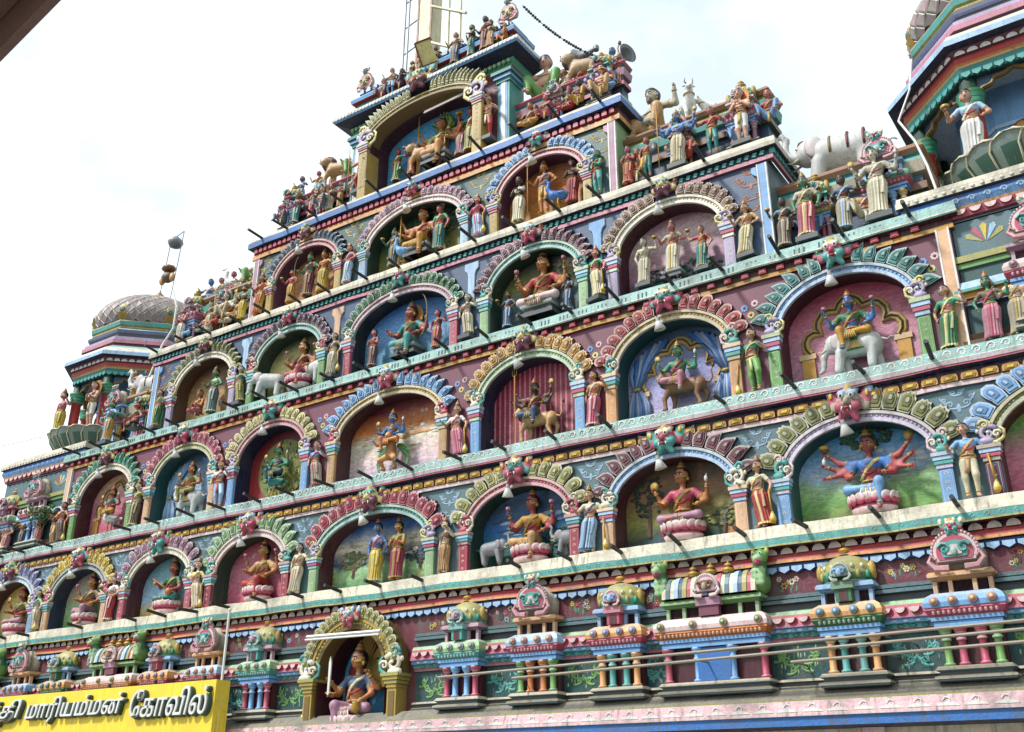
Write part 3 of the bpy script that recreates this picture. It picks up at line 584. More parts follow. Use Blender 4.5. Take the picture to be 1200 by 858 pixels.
# painted runs on the ledges: scrolls on the teal and mint faces, ticks on the third
def run(r, x0, x1, step): 
    n = int((x1-x0)/step); return [x0+step*(i+.5) for i in range(n)]
m = MB()
for x in run(1, -12.5, 12.5, .16): m.tube([(a, ROW[0]['w']-.192, b) for a, b in spiral(x, 4.653, .036, 1.1, 3.14, -1, 7)], .006, 'mint', 4, .004, .5)
m.build('painted_scroll_run', led[1], kind='stuff')
m = MB()
for x in run(2, -12.5, 12.5, .17): m.tube([(a, ROW[1]['w']-.128, b) for a, b in spiral(x, 6.728, .06, 1.25, 3.14, -1, 10)], .012, 'white', 4, .006, .5)
m.build('painted_scroll_run', led[2], kind='stuff')
m = MB()
for x in run(3, -9.7, 9.7, .36):
    for q in (-.07, 0, .07): m.box(x+q-.011, x+q+.011, ROW[2]['w']-.1295, ROW[2]['w']-.12, 8.84, 8.92, 'tealD')
m.build('painted_tick_run', led[3], kind='stuff')
# pieces under the ledges
def pieces(name, parent, mb, xs, y, z, mat=None):
    me = mb.mesh(name, mat)
    for x in xs: put(name, me, parent, Matrix.Translation((x, y, z)))
def halfdisc(r, n=9): return [(r*math.cos(a), r*math.sin(a)) for a in np.linspace(0, math.pi, n)]
pieces('lotus_scallop', led[1], MB().prism(halfdisc(.09), -.03, .03, mixc('stone', 'pinkP', .4), 'maroon', .1), run(1, -12.55, 12.55, .205), ROW[0]['w']-.062, 4.50)
pieces('valance_tooth', led[1], MB().prism([(-.076, 0), (0, -.042), (.076, 0), (.076, .05), (-.076, .05)], -.025, .02, 'blueP', 'blue', .1), run(1, -12.55, 12.55, .165), ROW[0]['w']-.045, 4.305)
pieces('leaf_moulding', led[2], MB().prism([(-.112, -.055), (.112, -.055), (.116, 0), (.1, .05), (0, .058), (-.1, .05), (-.116, 0)], -.03, .0, 'amber', 'brown', .14).prism([(-.075, -.03), (.06, -.03), (.08, .01), (.05, .03), (-.06, .03)], -.04, -.02, mixc('amber', 'brown', .45), 'yellow').prism([(-.04, -.02), (.03, -.02), (.05, .01), (-.03, .02)], -.047, -.03, 'yellow'), run(2, -12.5, 12.5, .235), ROW[1]['w']-.041, 6.442)
m = MB()
for x in run(3, -9.7, 9.7, .27): m.box(x-.055, x+.055, ROW[2]['w']-.09, ROW[2]['w'], 8.70, 8.77, 'red'); m.box(x-.04, x+.04, ROW[2]['w']-.096, ROW[2]['w']-.09, 8.715, 8.765, 'rose')
for y in np.arange(.35, 1.5, .27):
    for s in (-1, 1): m.box(s*9.8-.04, s*9.8+.04, y, y+.1, 8.70, 8.77, 'red')
m.build('dentil_course', led[3], kind='stuff')
m = MB()
for x in run(4, -7.4, 7.4, .125): m.prism([(x-.05, 10.86), (x+.02, 10.845), (x+.055, 10.93), (x-.02, 10.94)], ROW[3]['w']-.075, ROW[3]['w'], 'tealp', 'teal', .15)
for y in np.arange(.45, 1.5, .125):
    for s in (-1, 1): m.box(s*7.44-.04, s*7.44+.04, y, y+.07, 10.85, 10.935, 'tealp')
m.build('dentil_course', led[4], kind='stuff')
m = MB()
for x in run(5, -4.65, 4.65, .15): m.prism([(x+a, 12.99+b) for a, b in halfdisc(.06, 7)]+[(x-.06, 12.93), (x+.06, 12.93)], ROW[4]['w']-.09, ROW[4]['w'], 'rose', 'red', .15)
m.build('dentil_course', led[5], kind='stuff')

# ---- palette of every niche: petals, band, reveal, pillar, colour words for the petals
def tint(c, k): return mixc(c, 'white', k)
ARCH = {(1, -4): ('lav', 'blueP', 'maroon', 'blueL', 'lavender'), (1, -3): ('yellow', 'greyG', 'navy', 'peach', 'yellow'), (1, -2): ('mauveP', 'cream', 'maroon', 'rose', 'mauve'), (1, -1): ('greenP', 'pinkP', 'greenD', 'crimson', 'pale green'),
        (1, 0): ('crimson', 'tealp', 'maroon', 'greenP', 'crimson'), (1, 1): ('oliveP', 'rose', 'greenD', 'crimson', 'yellow-green'), (1, 2): ('maroonM', 'blueL', 'maroon', 'peach', 'maroon'), (1, 3): ('olive', 'lilac', 'tealD', 'blueL', 'mustard'), (1, 4): ('blueL', 'olive', 'maroon', 'plum', 'blue'),
        (2, -3): ('jade', 'cream', 'maroon', 'greenL', 'sea-green'), (2, -2): ('rose', 'oliveP', 'tealD', 'peach', 'rose-red'), (2, -1): ('yellowP', 'rose', 'navy', 'blueL', 'pale gold'), (2, 0): ('blueL', 'gold', 'maroon', 'tan', 'light blue'), (2, 1): ('amber', 'greenP', 'navy', 'blueL', 'amber'), (2, 2): ('red', 'gold', 'tealD', 'orangeP', 'scarlet'), (2, 3): ('teal', 'blueL', 'maroon', 'greenL', 'turquoise'),
        (3, -2): ('olive', 'cream', 'brown', 'lilac', 'olive'), (3, -1): ('plum', 'tealp', 'greenD', 'greenL', 'purple'), (3, 0): ('green', 'mauveP', 'ink', 'rose', 'green'), (3, 1): ('mauve', 'tealp', 'greenD', 'greenP', 'plum'), (3, 2): ('brownL', 'cream', 'maroon', 'lilac', 'golden brown'),
        (4, -1): ('slate', 'rose', 'plum', 'gold', 'slate-blue'), (4, 0): ('mauveP', 'pinkP', 'greenD', 'blueP', 'pink'), (4, 1): ('blueL', 'rose', 'plum', 'gold', 'sky-blue'), (5, 0): ('oliveP', 'gold', 'maroon', 'gold', 'gold')}
WALLC = {1: 'greyG', 2: 'mauve', 3: 'slate', 4: mixc('greyG', 'greenD', .45), 5: 'mauve'}
MUR = {(1, -4): dict(bands=[(0, 'olive'), (.4, 'yellowP'), (1, 'yellow')]), (1, -3): dict(bands=[(0, 'greenL'), (.3, 'greenP'), (.6, 'stone'), (1, 'grey')]), (1, -2): dict(bands=[(0, 'amber'), (.18, 'yellowP'), (.3, 'blueP'), (1, 'tealp')]), (1, -1): dict(bands=[(0, 'rose'), (.5, 'pink'), (1, 'red')], blot='pinkP', blot_cut=.6),
       (1, 0): dict(bands=[(0, 'green'), (.28, 'greenP'), (.38, 'slate'), (.55, 'cream'), (.8, 'blue'), (1, 'slate')], blot='olive', blot_cut=.6), (1, 1): dict(bands=[(0, 'greenD'), (.25, 'teal'), (.5, 'blue'), (.75, 'slate'), (1, 'blueL')], blot='tealD', blot_cut=.57), (1, 2): dict(bands=[(0, 'slate'), (.12, 'greenD'), (.3, 'olive'), (.6, 'brownL'), (1, 'greenD')], blot='orange', blot_cut=.6),
       (1, 3): dict(bands=[(0, 'olive'), (.2, 'greenL'), (.36, 'greenP'), (.5, 'blueP'), (.8, 'sky'), (1, 'blue')]), (1, 4): dict(bands=[(0, 'rose'), (.4, 'pink'), (.7, 'greenL'), (1, 'yellow')]),
       (2, -3): dict(bands=[(0, 'rose'), (.6, 'pink'), (1, 'peach')], blot='amber', blot_cut=.58), (2, -2): dict(bands=[(0, 'lilac'), (.5, 'blueP'), (1, 'slate')]), (2, -1): dict(bands=[(0, 'red'), (1, 'redD')]), (2, 0): dict(bands=[(0, 'lilac'), (.3, 'pinkP'), (.55, 'cream'), (.75, 'orange'), (1, 'redD')], blot='white', blot_cut=.62),
       (2, 1): dict(bands=[(0, 'redD'), (1, 'crimson')], stripes=('pink', 62.)), (2, 2): dict(bands=[(0, 'lilac'), (.6, 'lav'), (1, 'slate')]), (2, 3): dict(bands=[(0, 'mauveP'), (.6, 'pink'), (1, 'rose')]),
       (3, -2): dict(bands=[(0, 'olive'), (.4, 'tan'), (1, 'brown')]), (3, -1): dict(bands=[(0, 'oliveP'), (.5, 'yellowP'), (1, 'greenD')], blot='olive'), (3, 0): dict(bands=[(0, 'teal'), (.5, 'blueL'), (1, 'blue')]), (3, 1): dict(bands=[(0, 'greyD'), (.4, 'greyG'), (.7, 'olive'), (1, 'greyD')], blot='dirty', blot_cut=.57), (3, 2): dict(bands=[(0, 'green'), (.16, 'tealD'), (.3, 'mauveP'), (.8, 'pinkP'), (1, 'mauveP')]),
       (4, -1): dict(bands=[(0, 'orange'), (.6, 'tan'), (1, 'brown')]), (4, 0): dict(bands=[(0, 'orange'), (.3, 'olive'), (.6, 'greenD'), (1, 'greenD')], blot='green', blot_scale=9.), (4, 1): dict(bands=[(0, 'amber'), (.6, 'orange'), (1, 'brownL')], blot='slate', blot_cut=.62), (5, 0): dict(bands=[(0, 'sky'), (1, 'sky')])}
ALL = [(r, c) for r in (1, 2, 3, 4) for c in range(-ROW[r]['n'], ROW[r]['n']+1)]+[(5, 0)]
def curve(r, c, off=0, n=29, t0=0., t1=math.pi):
    d = ROW[r]; hw = HW(r, c); zc = d['z']+d['c1']; b = d['ap']-d['c1']; o = []
    for i in range(n):
        t = t1+(t0-t1)*i/(n-1); x, z = hw*math.cos(t), b*math.sin(t); nx, nz = math.cos(t)/hw, math.sin(t)/b; l = math.hypot(nx, nz)
        o.append((xc(c)+x+off*nx/l, zc+z+off*nz/l, math.atan2(nz, nx)))
    return o
# ---- the wall of each tier, pierced by its arches
WTOP = {1: 6.40, 2: 8.70, 3: 10.86, 4: 12.92, 5: 15.75}
for r in range(1, 6):
    d = ROW[r]; y = d['w']; mb = MB(); cs = [c for q, c in ALL if q == r]; E = d['E']; z0 = d['z']-.55; z1 = WTOP[r]; wc = col(WALLC[r])
    ed = [-E]+[(xc(a)+HW(r, a)+xc(b)-HW(r, b))/2 for a, b in zip(cs, cs[1:])]+[E]
    for i, c in enumerate(cs):
        x0, x1, hw, X = ed[i], ed[i+1], HW(r, c), xc(c)
        mb.add([(x0, y, z0), (X-hw, y, z0), (X-hw, y, z1), (x0, y, z1), (X+hw, y, z0), (x1, y, z0), (x1, y, z1), (X+hw, y, z1)], [(0, 1, 2, 3), (4, 5, 6, 7)], wc)
        P = curve(r, c); n = len(P)
        mb.add([(p[0], y, p[1]) for p in P]+[(p[0], y, z1) for p in P], [(k, k+1, k+1+n, k+n) for k in range(n-1)], wc)
    for s in (-1, 1):
        mb.add([(s*E, y, z0), (s*E, BACK, z0), (s*E, BACK, z1), (s*E, y, z1)], [(0, 1, 2, 3) if s > 0 else (3, 2, 1, 0)], {3: 'greyG', 4: 'greenP', 5: 'tealp'}.get(r, wc))
    mb.add([(-E, BACK, z0), (E, BACK, z0), (E, BACK, z1), (-E, BACK, z1)], [(3, 2, 1, 0)], 'dirty')
    d['wall'] = mb.build('tier_wall', temple)
    # painted scrolls and flowers between the arches
    m = MB()
    for i, x in enumerate(ed):
        if abs(x) > 9.9: continue
        zc = d['z']+d['c1']+.42; end = i in (0, len(ed)-1); sg = -1 if i == 0 else 1
        if r == 2:
            X = x-sg*.32 if end else x
            for k, (ax, az, cc) in enumerate(((-.09, .05, 'blueL'), (.07, .09, 'pinkP'), (.0, -.08, 'yellowP'))): flower(m, X+ax, y-.004, zc+az+.05, .062, cc, 'redD', 8)
            m.tube([(X-.05, y-.002, zc-.02), (X-.1, y-.002, zc-.2)], .008, 'jade', 4, .004, .4); m.tube([(X+.05, y-.002, zc), (X+.1, y-.002, zc-.18)], .008, 'jade', 4, .004, .4)
        else:
            cc = {1: 'blueP', 3: 'orange', 4: 'yellow', 5: 'mauveP'}[r]; cc = mixc(cc, WALLC[r], .35)
            if r == 3 and not end: continue
            X = x-sg*.3 if end else x; sc = .12 if r == 1 else .15
            for s in (-1, 1):
                for ax, az, k_ in ((.8, .2, 1.1), (.55, -.08, .8), (1.3, .28, .7), (.35, .38, .7), (.3, -.3, .55)): scroll(m, X+s*sc*ax, y-.004, zc+az*(.8 if r == 1 else 1), sc*k_*.8, cc, s, .012)
            m.ell((X, y-.003, zc+.1), (.028, .006, .06), cc, 6, 4)
    if m.f: m.build('painted_ornament', d['wall'], kind='stuff')

# ---- arches
def petal_mb(c, sgn, h, w, var=0):
    o = ([(-.5, 0), (-.56, .4), (-.42, .8), (-.08, 1.), (.36, 1.02), (.64, .82), (.6, .55), (.46, .3), (.42, 0)], [(-.46, 0), (-.54, .35), (-.5, .62), (-.25, .86), (.1, 1.0), (.5, 1.16), (.52, .8), (.58, .5), (.44, 0)], [(-.46, 0), (-.6, .3), (-.56, .7), (-.4, .84), (-.3, .98), (-.1, .94), (.05, 1.06), (.22, .96), (.45, 1.0), (.5, .82), (.66, .7), (.6, .3), (.44, 0)])[var]
    f = lambda k, dx=0, dz=0: [(sgn*(x*k+dx)*w, (z-.5)*k*h+h*(.5+dz)) for x, z in o][::sgn]
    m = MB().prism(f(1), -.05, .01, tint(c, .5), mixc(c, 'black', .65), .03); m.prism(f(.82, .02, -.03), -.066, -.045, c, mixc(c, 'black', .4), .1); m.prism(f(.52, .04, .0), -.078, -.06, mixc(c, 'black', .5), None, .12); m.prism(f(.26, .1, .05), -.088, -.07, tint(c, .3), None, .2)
    return m
MASKP = [('tealp', 'cream', 'rose'), ('rose', 'cream', 'tealp'), ('stone', 'blueP', 'rose'), ('yellowP', 'tealp', 'mauve')]
def mask_mb(c1, c2, c3):
    P = [el((0, 0, 0), (.12, .085, .11), c1), el((0, -.1, -.01), (.034, .034, .036), c1), cap((0, -.03, .1), (0, 0, .15), .05, .035, 'gold')]
    for s in (-1, 1):
        P += [el((s*.055, -.065, .068), (.05, .032, .026), c2), el((s*.075, -.05, -.05), (.058, .05, .05), c3), cap((s*.04, -.04, -.1), (s*.08, -.03, -.16), .042, .03, c3),
              el((s*.07, 0, .13), (.035, .03, .05), c2), el((s*.17, .02, .06), (.06, .03, .1), c3), el((s*.2, .01, .12), (.04, .025, .06), c2), el((s*.15, .02, -.03), (.05, .03, .05), c1)]
    m = skin(P, .017, .018)
    for s in (-1, 1):
        m.ell((s*.05, -.1, .035), (.03, .018, .024), 'white', 6, 4); m.ell((s*.05, -.115, .035), (.014, .01, .014), 'black', 6, 4); m.tube([(s*.04, -.1, -.06), (s*.05, -.11, -.1)], .011, 'white', 4, .002); m.ell((s*.18, -.015, .07), (.022, .012, .035), 'yellow', 6, 4)
    m.ell((0, -.1, -.07), (.035, .02, .014), 'red', 6, 4); return m
MASK = [mask_mb(*p).mesh('guardian_mask', None, True) for p in MASKP]
def makara_mb(c1, c2):
    "curling scroll beast that ends an arch on its capital; opens towards -X"
    m = MB(); m.tube([(a, -.03, b) for a, b in spiral(0, .02, .1, 1.25, 2.6, -1, 14)], .034, c1, 6, .014)
    m.tube([(.06, -.03, -.08), (-.08, -.03, -.095), (-.15, -.03, -.04), (-.16, -.03, .05), (-.12, -.03, .09)], .03, c2, 6, .012)
    m.tube([(a, -.05, b) for a, b in spiral(.03, .13, .06, 1.2, 0, 1, 10)], .02, c2, 5, .01); m.tube([(a, -.06, b) for a, b in spiral(-.09, .0, .05, 1.2, 3, -1, 9)], .018, 'cream', 5, .009); m.ell((0, -.055, .03), (.02, .02, .02), 'white', 6, 4)
    for i in range(4): a = .3+i*.5; m.ell((.11*math.cos(a), -.035, .02+.12*math.sin(a)), (.024, .022, .03), c2 if i % 2 else 'cream', 6, 4)
    m.ell((.02, -.03, -.07), (.09, .045, .05), c1, 8, 6); return m
MAK = [makara_mb(a, b).mesh('makara_scroll', None, True) for a, b in (('rose', 'cream'), ('cream', 'tealp'), ('tealp', 'pinkP'), ('lilac', 'yellowP'))]
NPET = {1: 6, 2: 7, 3: 8, 4: 9, 5: 12}
for r, c in ALL:
    pc, bc, rc, plc, word = ARCH[r, c]; d = ROW[r]; yo = .3 if r == 5 else 0; y = d['w']-yo; X = xc(c); hw = HW(r, c); dp = .36+yo; zf = fl(r, d['y']+.02); rnd = random.Random(r*31+c)
    m = MB(); P = curve(r, c); z0 = d['z']-.3; n = len(P)+2
    line = [(X-hw, z0)]+[(p[0], p[1]) for p in P]+[(X+hw, z0)]
    m.add([(x, y, z) for x, z in line]+[(x, y+dp, z) for x, z in line], [(k, k+n, k+1+n, k+1) for k in range(n-1)], rc)
    for k, (o0, o1, pr, cc) in enumerate(((-.012, .035, .045, tint(bc, .45) if r < 5 else 'goldd'), (.035, .085, .03, bc if r < 5 else 'olive'), (.085, .125, .055, mixc(bc, 'cream', .6) if r < 5 else 'gold'))):
        A, B = curve(r, c, o0), curve(r, c, o1); q = len(A)
        vs = [(p[0], y-pr, p[1]) for p in A]+[(p[0], y-pr, p[1]) for p in B]+[(p[0], y+yo+.01, p[1]) for p in A]+[(p[0], y+yo+.01, p[1]) for p in B]
        m.add(vs, [(i, i+1, i+1+q, i+q) for i in range(q-1)]+[(i+2*q, i+1+2*q, i+1, i) for i in range(q-1)]+[(i+q, i+1+q, i+1+3*q, i+3*q) for i in range(q-1)], cc)
    for p in curve(r, c, .06, 44): m.ell((p[0], y-.032, p[1]), (.017, .012, .017), tint(bc, .35) if rnd.random() < .5 else mixc(bc, 'black', .5), 5, 4)
    arch = m.build('arch', temple)
    # painted back wall
    bp = MB(); bp.prism([(x-X, z-zf) for x, z in line][::-1], 0, .05, 'white'); me = bp.mesh('painted_panel', mural('mural_%s_tier%d' % (word.replace(' ', '_'), r), **MUR[r, c])); put('painted_panel', me, arch, Matrix.Translation((X, y+dp-.01, zf)))
    MB().box(X-hw, X+hw, d['w']-.02, y+dp, z0-.02, zf-.015, rc).build('niche_floor', arch)
    # flame petals
    np_ = NPET[r]+(1 if c == 0 and r < 5 else 0); hp = {1: .29, 2: .255, 3: .22, 4: .21, 5: .3}[r]
    for s in (-1, 1):
        t0, t1 = .1, math.pi/2-(.2 if r < 5 else .22)/hw; Q = curve(r, c, .13, 200, 0, math.pi/2) if s > 0 else curve(r, c, .13, 200, math.pi/2, math.pi)[::-1]
        Q = Q if s > 0 else Q
        pts = sorted(Q, key=lambda p: -p[1]); Ls = [0]
        for a_, b_ in zip(pts, pts[1:]): Ls.append(Ls[-1]+math.hypot(a_[0]-b_[0], a_[1]-b_[1]))
        st, en = (.19 if r < 5 else .25), Ls[-1]-(.12 if r < 5 else .3); step = (en-st)/np_; me = petal_mb(pc, s, hp, step*1.0, (r*2+c) % 3).mesh('flame_petal')
        for k in range(np_):
            l = st+(k+.5)*step; p = pts[int(np.searchsorted(Ls, l))]
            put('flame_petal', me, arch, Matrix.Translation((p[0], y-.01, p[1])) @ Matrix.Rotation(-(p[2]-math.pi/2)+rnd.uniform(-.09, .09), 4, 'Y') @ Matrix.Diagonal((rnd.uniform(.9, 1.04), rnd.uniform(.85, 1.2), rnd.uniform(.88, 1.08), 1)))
    # mask at the crown, scrolls at the springing
    ks = {1: 1.38, 2: 1.3, 3: 1.12, 4: 1.1, 5: 1.6}[r]
    put('guardian_mask', MASK[(r*3+c) % 4], arch, Matrix.Translation((X, y-.09, d['z']+d['kz']-(0 if r < 5 else .1))) @ Matrix.Rotation(rnd.uniform(-.09, .09), 4, 'Y') @ Matrix.Diagonal((ks*rnd.uniform(.92, 1.1), ks, ks*rnd.uniform(.95, 1.12), 1)))
    for s in (-1, 1):
        put('makara_scroll', MAK[(r+c+2) % 4], arch, Matrix.Translation((X+s*(hw+.09), y-.03, d['z']+d['c1']+.1)) @ Matrix.Rotation(rnd.uniform(-.15, .15), 4, 'Y') @ Matrix.Diagonal((s*(rnd.uniform(.92, 1.15) if r < 5 else 2.0), 1, rnd.uniform(.9, 1.2) if r < 5 else 1.9, 1)))
        # pillar with its capital
        q = MB(); x0 = X+s*(hw+.1); w = .085 if r < 5 else .11; zb = fl(r, d['y']-.06); zc0 = d['z']+d['c0']; zc1 = d['z']+d['c1']-.02
        q.box(x0-w, x0+w, y-.06, y+yo+.02, zb-.1-yo, zc0, plc); q.box(x0-w+.018, x0+w-.018, y-.066, y-.058, zb+.01, zc0-.02, mixc(plc, 'white', .35)); q.box(x0-w+.028, x0+w-.028, y-.069, y-.06, zb+.02, zc0-.03, mixc(plc, 'black', .12))
        nn = int((zc0-zb)/.1)
        for i in range(nn): q.tube([(a_, y-.071, b_) for a_, b_ in spiral(x0, zb+.06+i*.1, .03, 1.0, 0, 1 if i % 2 else -1, 6)], .006, 'cream', 4, .004, .5)
        p_ = q.build('pillar', arch)
        q = MB(); hh = (zc1-zc0)/4.
        for i, (ww, cc) in enumerate(((.01, tint(bc, .3)), (.025, 'rose' if i_ % 2 else 'tealp') if (i_ := (r+c)) is not None else 0, (.035, 'blueP'), (.05, mixc(plc, 'cream', .5)))): q.box(x0-w-ww, x0+w+ww, y-.07-ww, y+.02, zc0+i*hh+.002, zc0+(i+1)*hh-.003, cc)
        q.box(x0-w-.005, x0+w+.005, y-.065, y+.02, zc0, zc1, mixc(plc, 'black', .4)); q.build('capital', arch)
    d.setdefault('arch', {})[c] = arch

# extra painting inside four niches of the second tier
def foil(r, c, colr, frame):
    "cusped arch painted and modelled on the back wall"
    d = ROW[r]; X = xc(c); y = d['w']+.335; m = MB(); z = fl(r, d['y']+.3); L_ = []
    for s, pts in ((1, [(.62, .42), (.67, .5), (.68, .6), (.63, .69), (.54, .73), (.45, .7), (.49, .78), (.48, .88), (.41, .98), (.3, 1.02), (.19, 1.0), (.15, 1.08), (.08, 1.14), (0, 1.16)]),):
        for a, b in pts: L_.append((a, b))
    full = [(-a, b) for a, b in L_]+[(a, b) for a, b in L_[::-1]][1:]; m.tube([(X+a, y, z+b) for a, b in full], .065, colr, 8, None, .45); m.tube([(X+a, y-.035, z+b) for a, b in full], .016, 'brown', 4)
    for s in (-1, 1): m.box(X+s*.66-.09, X+s*.66+.09, y-.02, y+.03, z-.1, z+.34, frame); m.box(X+s*.66-.12, X+s*.66+.12, y-.03, y+.03, z+.34, z+.42, tint(frame, .3))
    m.build('cusped_frame', d['arch'][c])
foil(2, 3, 'gold', 'amber'); foil(2, -3, 'gold', 'amber')
def drape(r, c, cc):
    "swagged curtains tied back on both sides of the back wall"
    d = ROW[r]; X = xc(c); y = d['w']+.33; z = fl(r, d['y']+.3); hw = HW(r, c)
    for s in (-1, 1):
        m = MB()
        for k in range(8):
            t = k/7; xt = .2+.62*t; zt = 1.2*math.sqrt(max(.05, 1-(xt/(hw+.03))**2))*.62+.5
            m.tube([(X+s*xt, y, z+zt), (X+s*(xt*.55+.36+.04*math.sin(k)), y-.02-.008*(k % 2), z+.5*zt+.27), (X+s*(.71+.012*k), y-.03, z+.47)], .05, mixc(cc, 'white', .22*(k % 3)), 6, .02, .6)
            m.tube([(X+s*(.69+.014*k), y-.03, z+.47), (X+s*(.56+.045*k), y-.025, z+.22), (X+s*(.54+.05*k), y-.02, z-.06)], .022, mixc(cc, 'white', .22*((k+1) % 3)), 6, .036, .6)
        m.ell((X+s*.74, y-.05, z+.47), (.08, .03, .03), 'gold', 8, 6); m.build('painted_curtain', d['arch'][c], smooth=True)
drape(2, 2, 'blue'); drape(2, -2, 'blueL'); foil(2, 2, 'gold', 'amber')
m = MB(); d = ROW[2]; z = fl(2, d['y']+.3)
m.prism([(XC[1]*-1+.66*math.cos(a), z+.55+.62*math.sin(a)) for a in np.linspace(0, 2*math.pi, 30)[:-1]], d['w']+.325, d['w']+.35, 'olive')
for i in range(190):
    a, q = RND.uniform(0, 6.28), .62*math.sqrt(RND.random()); x, zz = -XC[1]+q*math.cos(a), z+.55+q*math.sin(a)*.95; w = RND.uniform(.02, .04)
    m.ell((x, d['w']+.32, zz), (w*.6, .012, w), RND.choice(['green', 'greenL', 'olive', 'yellow', 'greenD']), 5, 4)
m.build('leafy_screen', d['arch'][-1])

# painted foliage in the landscape niches
def painted_tree(r, c, dx, z0, w, h, cols, n):
    d = ROW[r]; X = xc(c)+dx; y = d['w']+.335; z = fl(r, d['y']+.3)+z0; m = MB(); rr = random.Random(r*9+c+n)
    m.tube([(X, y, z-h*.9), (X+.03, y, z-h*.3), (X-.02, y, z)], .03, 'brown', 5, .012, .4)
    for i in range(n):
        a, q = rr.uniform(0, 6.28), math.sqrt(rr.random()); m.ell((X+w*q*math.cos(a), y, z+h*.5*q*math.sin(a)), (rr.uniform(.02, .06), .012, rr.uniform(.015, .035)), rr.choice(cols), 6, 4)
    m.build('painted_foliage', d['arch'][c])
G_ = ['greenD', 'green', 'olive', 'tealD']
painted_tree(1, 3, .05, 1.05, .34, .34, G_[:2], 80); painted_tree(1, 2, -.55, .75, .26, .7, ['greenD', 'ink', 'greenD'], 70); painted_tree(1, 2, .6, .3, .3, .3, ['greenD', 'olive'], 50); painted_tree(1, 0, -.72, .48, .28, .34, ['olive', 'green', 'brownL'], 60); painted_tree(1, 0, .78, .4, .3, .24, ['greenD', 'slate'], 50); painted_tree(3, 2, 0, .2, .8, .3, ['tealD', 'green'], 70); painted_tree(4, 0, 0, .75, .85, .9, G_, 170); painted_tree(3, 1, .3, .8, .4, .5, ['dirty', 'greyG'], 50); painted_tree(1, 1, .35, .35, .5, .3, ['tealD', 'teal', 'greenD'], 60)
m = MB(); rr_ = random.Random(3)
for r, c, cc in ((1, 3, ('white', 'blueP')), (1, 0, ('cream', 'stone')), (2, 0, ('white', 'orangeP', 'cream')), (1, 1, ('blueP', 'slate'))):
    d = ROW[r]; m = MB()
    for i in range(34): a = rr_.uniform(-.75, .75); m.ell((xc(c)+a*HW(r, c), d['w']+.345, fl(r, d['y']+.3)+rr_.uniform(.45, .85)), (rr_.uniform(.05, .16), .006, rr_.uniform(.012, .04)), rr_.choice(cc), 8, 4)
    m.build('painted_cloud', d['arch'][c])
# ---- end pilasters
def pilaster(r, x, w, c, z0, z1, flag=True):
    y = ROW[r]['w']; s = math.copysign(1, x); m = MB(); m.box(x-w, x+w, y-.05, y+.03, z0, z1, c)
    for q in (-1, 1): m.box(x+q*w-.012, x+q*w+.012, y-.056, y+.03, z0, z1, 'white')
    if flag: m.prism([(x-s*w, z1-.22), (x-s*(w+.1), z1-.13), (x-s*(w+.1), z1-.03), (x-s*w, z1-.03)][::int(s)], y-.045, y+.02, c)
    m.build('pilaster', ROW[r]['wall'])
for s in (-1, 1):
    pilaster(2, s*9.66, .075, 'peach', 6.6, 8.65, False); pilaster(3, s*7.25, .07, 'blueL', 8.8, 10.72); pilaster(4, s*4.54, .065, 'mauveP', 11.0, 12.78)
for x, c in ((1.66, 'blueP'), (-1.66, 'peach'), (4.3, 'blueL'), (-4.3, 'blueP')):   # hanging pilaster heads between the third-tier arches
    y = ROW[3]['w']; MB().prism([(x-.16, 10.71), (x-.16, 10.58), (x-.1, 10.52), (x-.075, 10.44), (x-.075, 9.9), (x+.075, 9.9), (x+.075, 10.44), (x+.1, 10.52), (x+.16, 10.58), (x+.16, 10.71)], y-.03, y+.02, c, 'white', .05).build('pilaster', ROW[3]['wall'])

# ---- water spouts
for r, E in ((1, 12.0), (2, 12.2), (3, 9.3), (4, 7.2), (5, 4.4)):
    me = MB().tube([(0, .1, -.01), (0, -.44, .035)], .03, 'ink', 8).mesh('water_spout'); yf = ROW[r-1]['w']-.12
    n = {1: 28, 2: 27, 3: 22, 4: 17, 5: 11}[r]; rr = random.Random(r)
    for i in range(n):
        if rr.random() < .06: continue
        put('water_spout', me, led[r], Matrix.Translation((-E+2*E*i/(n-1)+rr.uniform(-.07, .07), yf, {1: 4.80, 2: 6.73, 3: 8.93, 4: 11.07, 5: 13.25}[r])) @ Matrix.Rotation(rr.uniform(-.1, .1), 4, 'Z') @ Matrix.Rotation(rr.uniform(-.06, .07), 4, 'X') @ Matrix.Diagonal((1, rr.uniform(.75, 1.12), 1, 1)))

# ---- roof of the top tier
y5 = ROW[5]['w']; rp = U(2.12, y5, 1.75)
m = MB().sweep(rp, [(0, 15.25, 'mauve'), (.03, 15.3, 'red'), (.05, 15.38, 'maroonM'), (.05, 15.4, 'jade'), (.1, 15.53, 'jade'), (.1, 15.545, 'navy'), (.36, 15.62, 'navy'), (.40, 15.66, 'blueL'), (.41, 15.73, 'white'), (.36, 15.77, 'stone'), (.2, 15.86, 'stone'), (.2, 15.93, 'brownL'), (.1, 15.95, 'brownL'), (.1, 16.02, 'teal'), (.02, 16.04, 'tealD'), (.02, 16.2, 'tealp'), (.12, 16.22, 'red'), (.14, 16.3, 'blueL'), (.1, 16.36, 'blueL'), (-.02, 16.40, 'greyG'), (-.05, 16.62, 'greyG'), (-.4, 16.66, 'stone')][::-1], caps=False)
m.f = [f[::-1] for f in m.f] if False else m.f
roof = m.build('roof_cornice', temple)
m = MB()
for x in run(5, -2.2, 2.2, .115): m.ell((x, y5-.11, 15.47), (.045, .04, .055), 'greenP', 6, 4)
for x in run(5, -2.5, 2.5, .1): m.box(x-.02, x+.02, y5-.415, y5-.405, 15.665, 15.725, 'white')
m.build('bead_course', roof, kind='stuff')
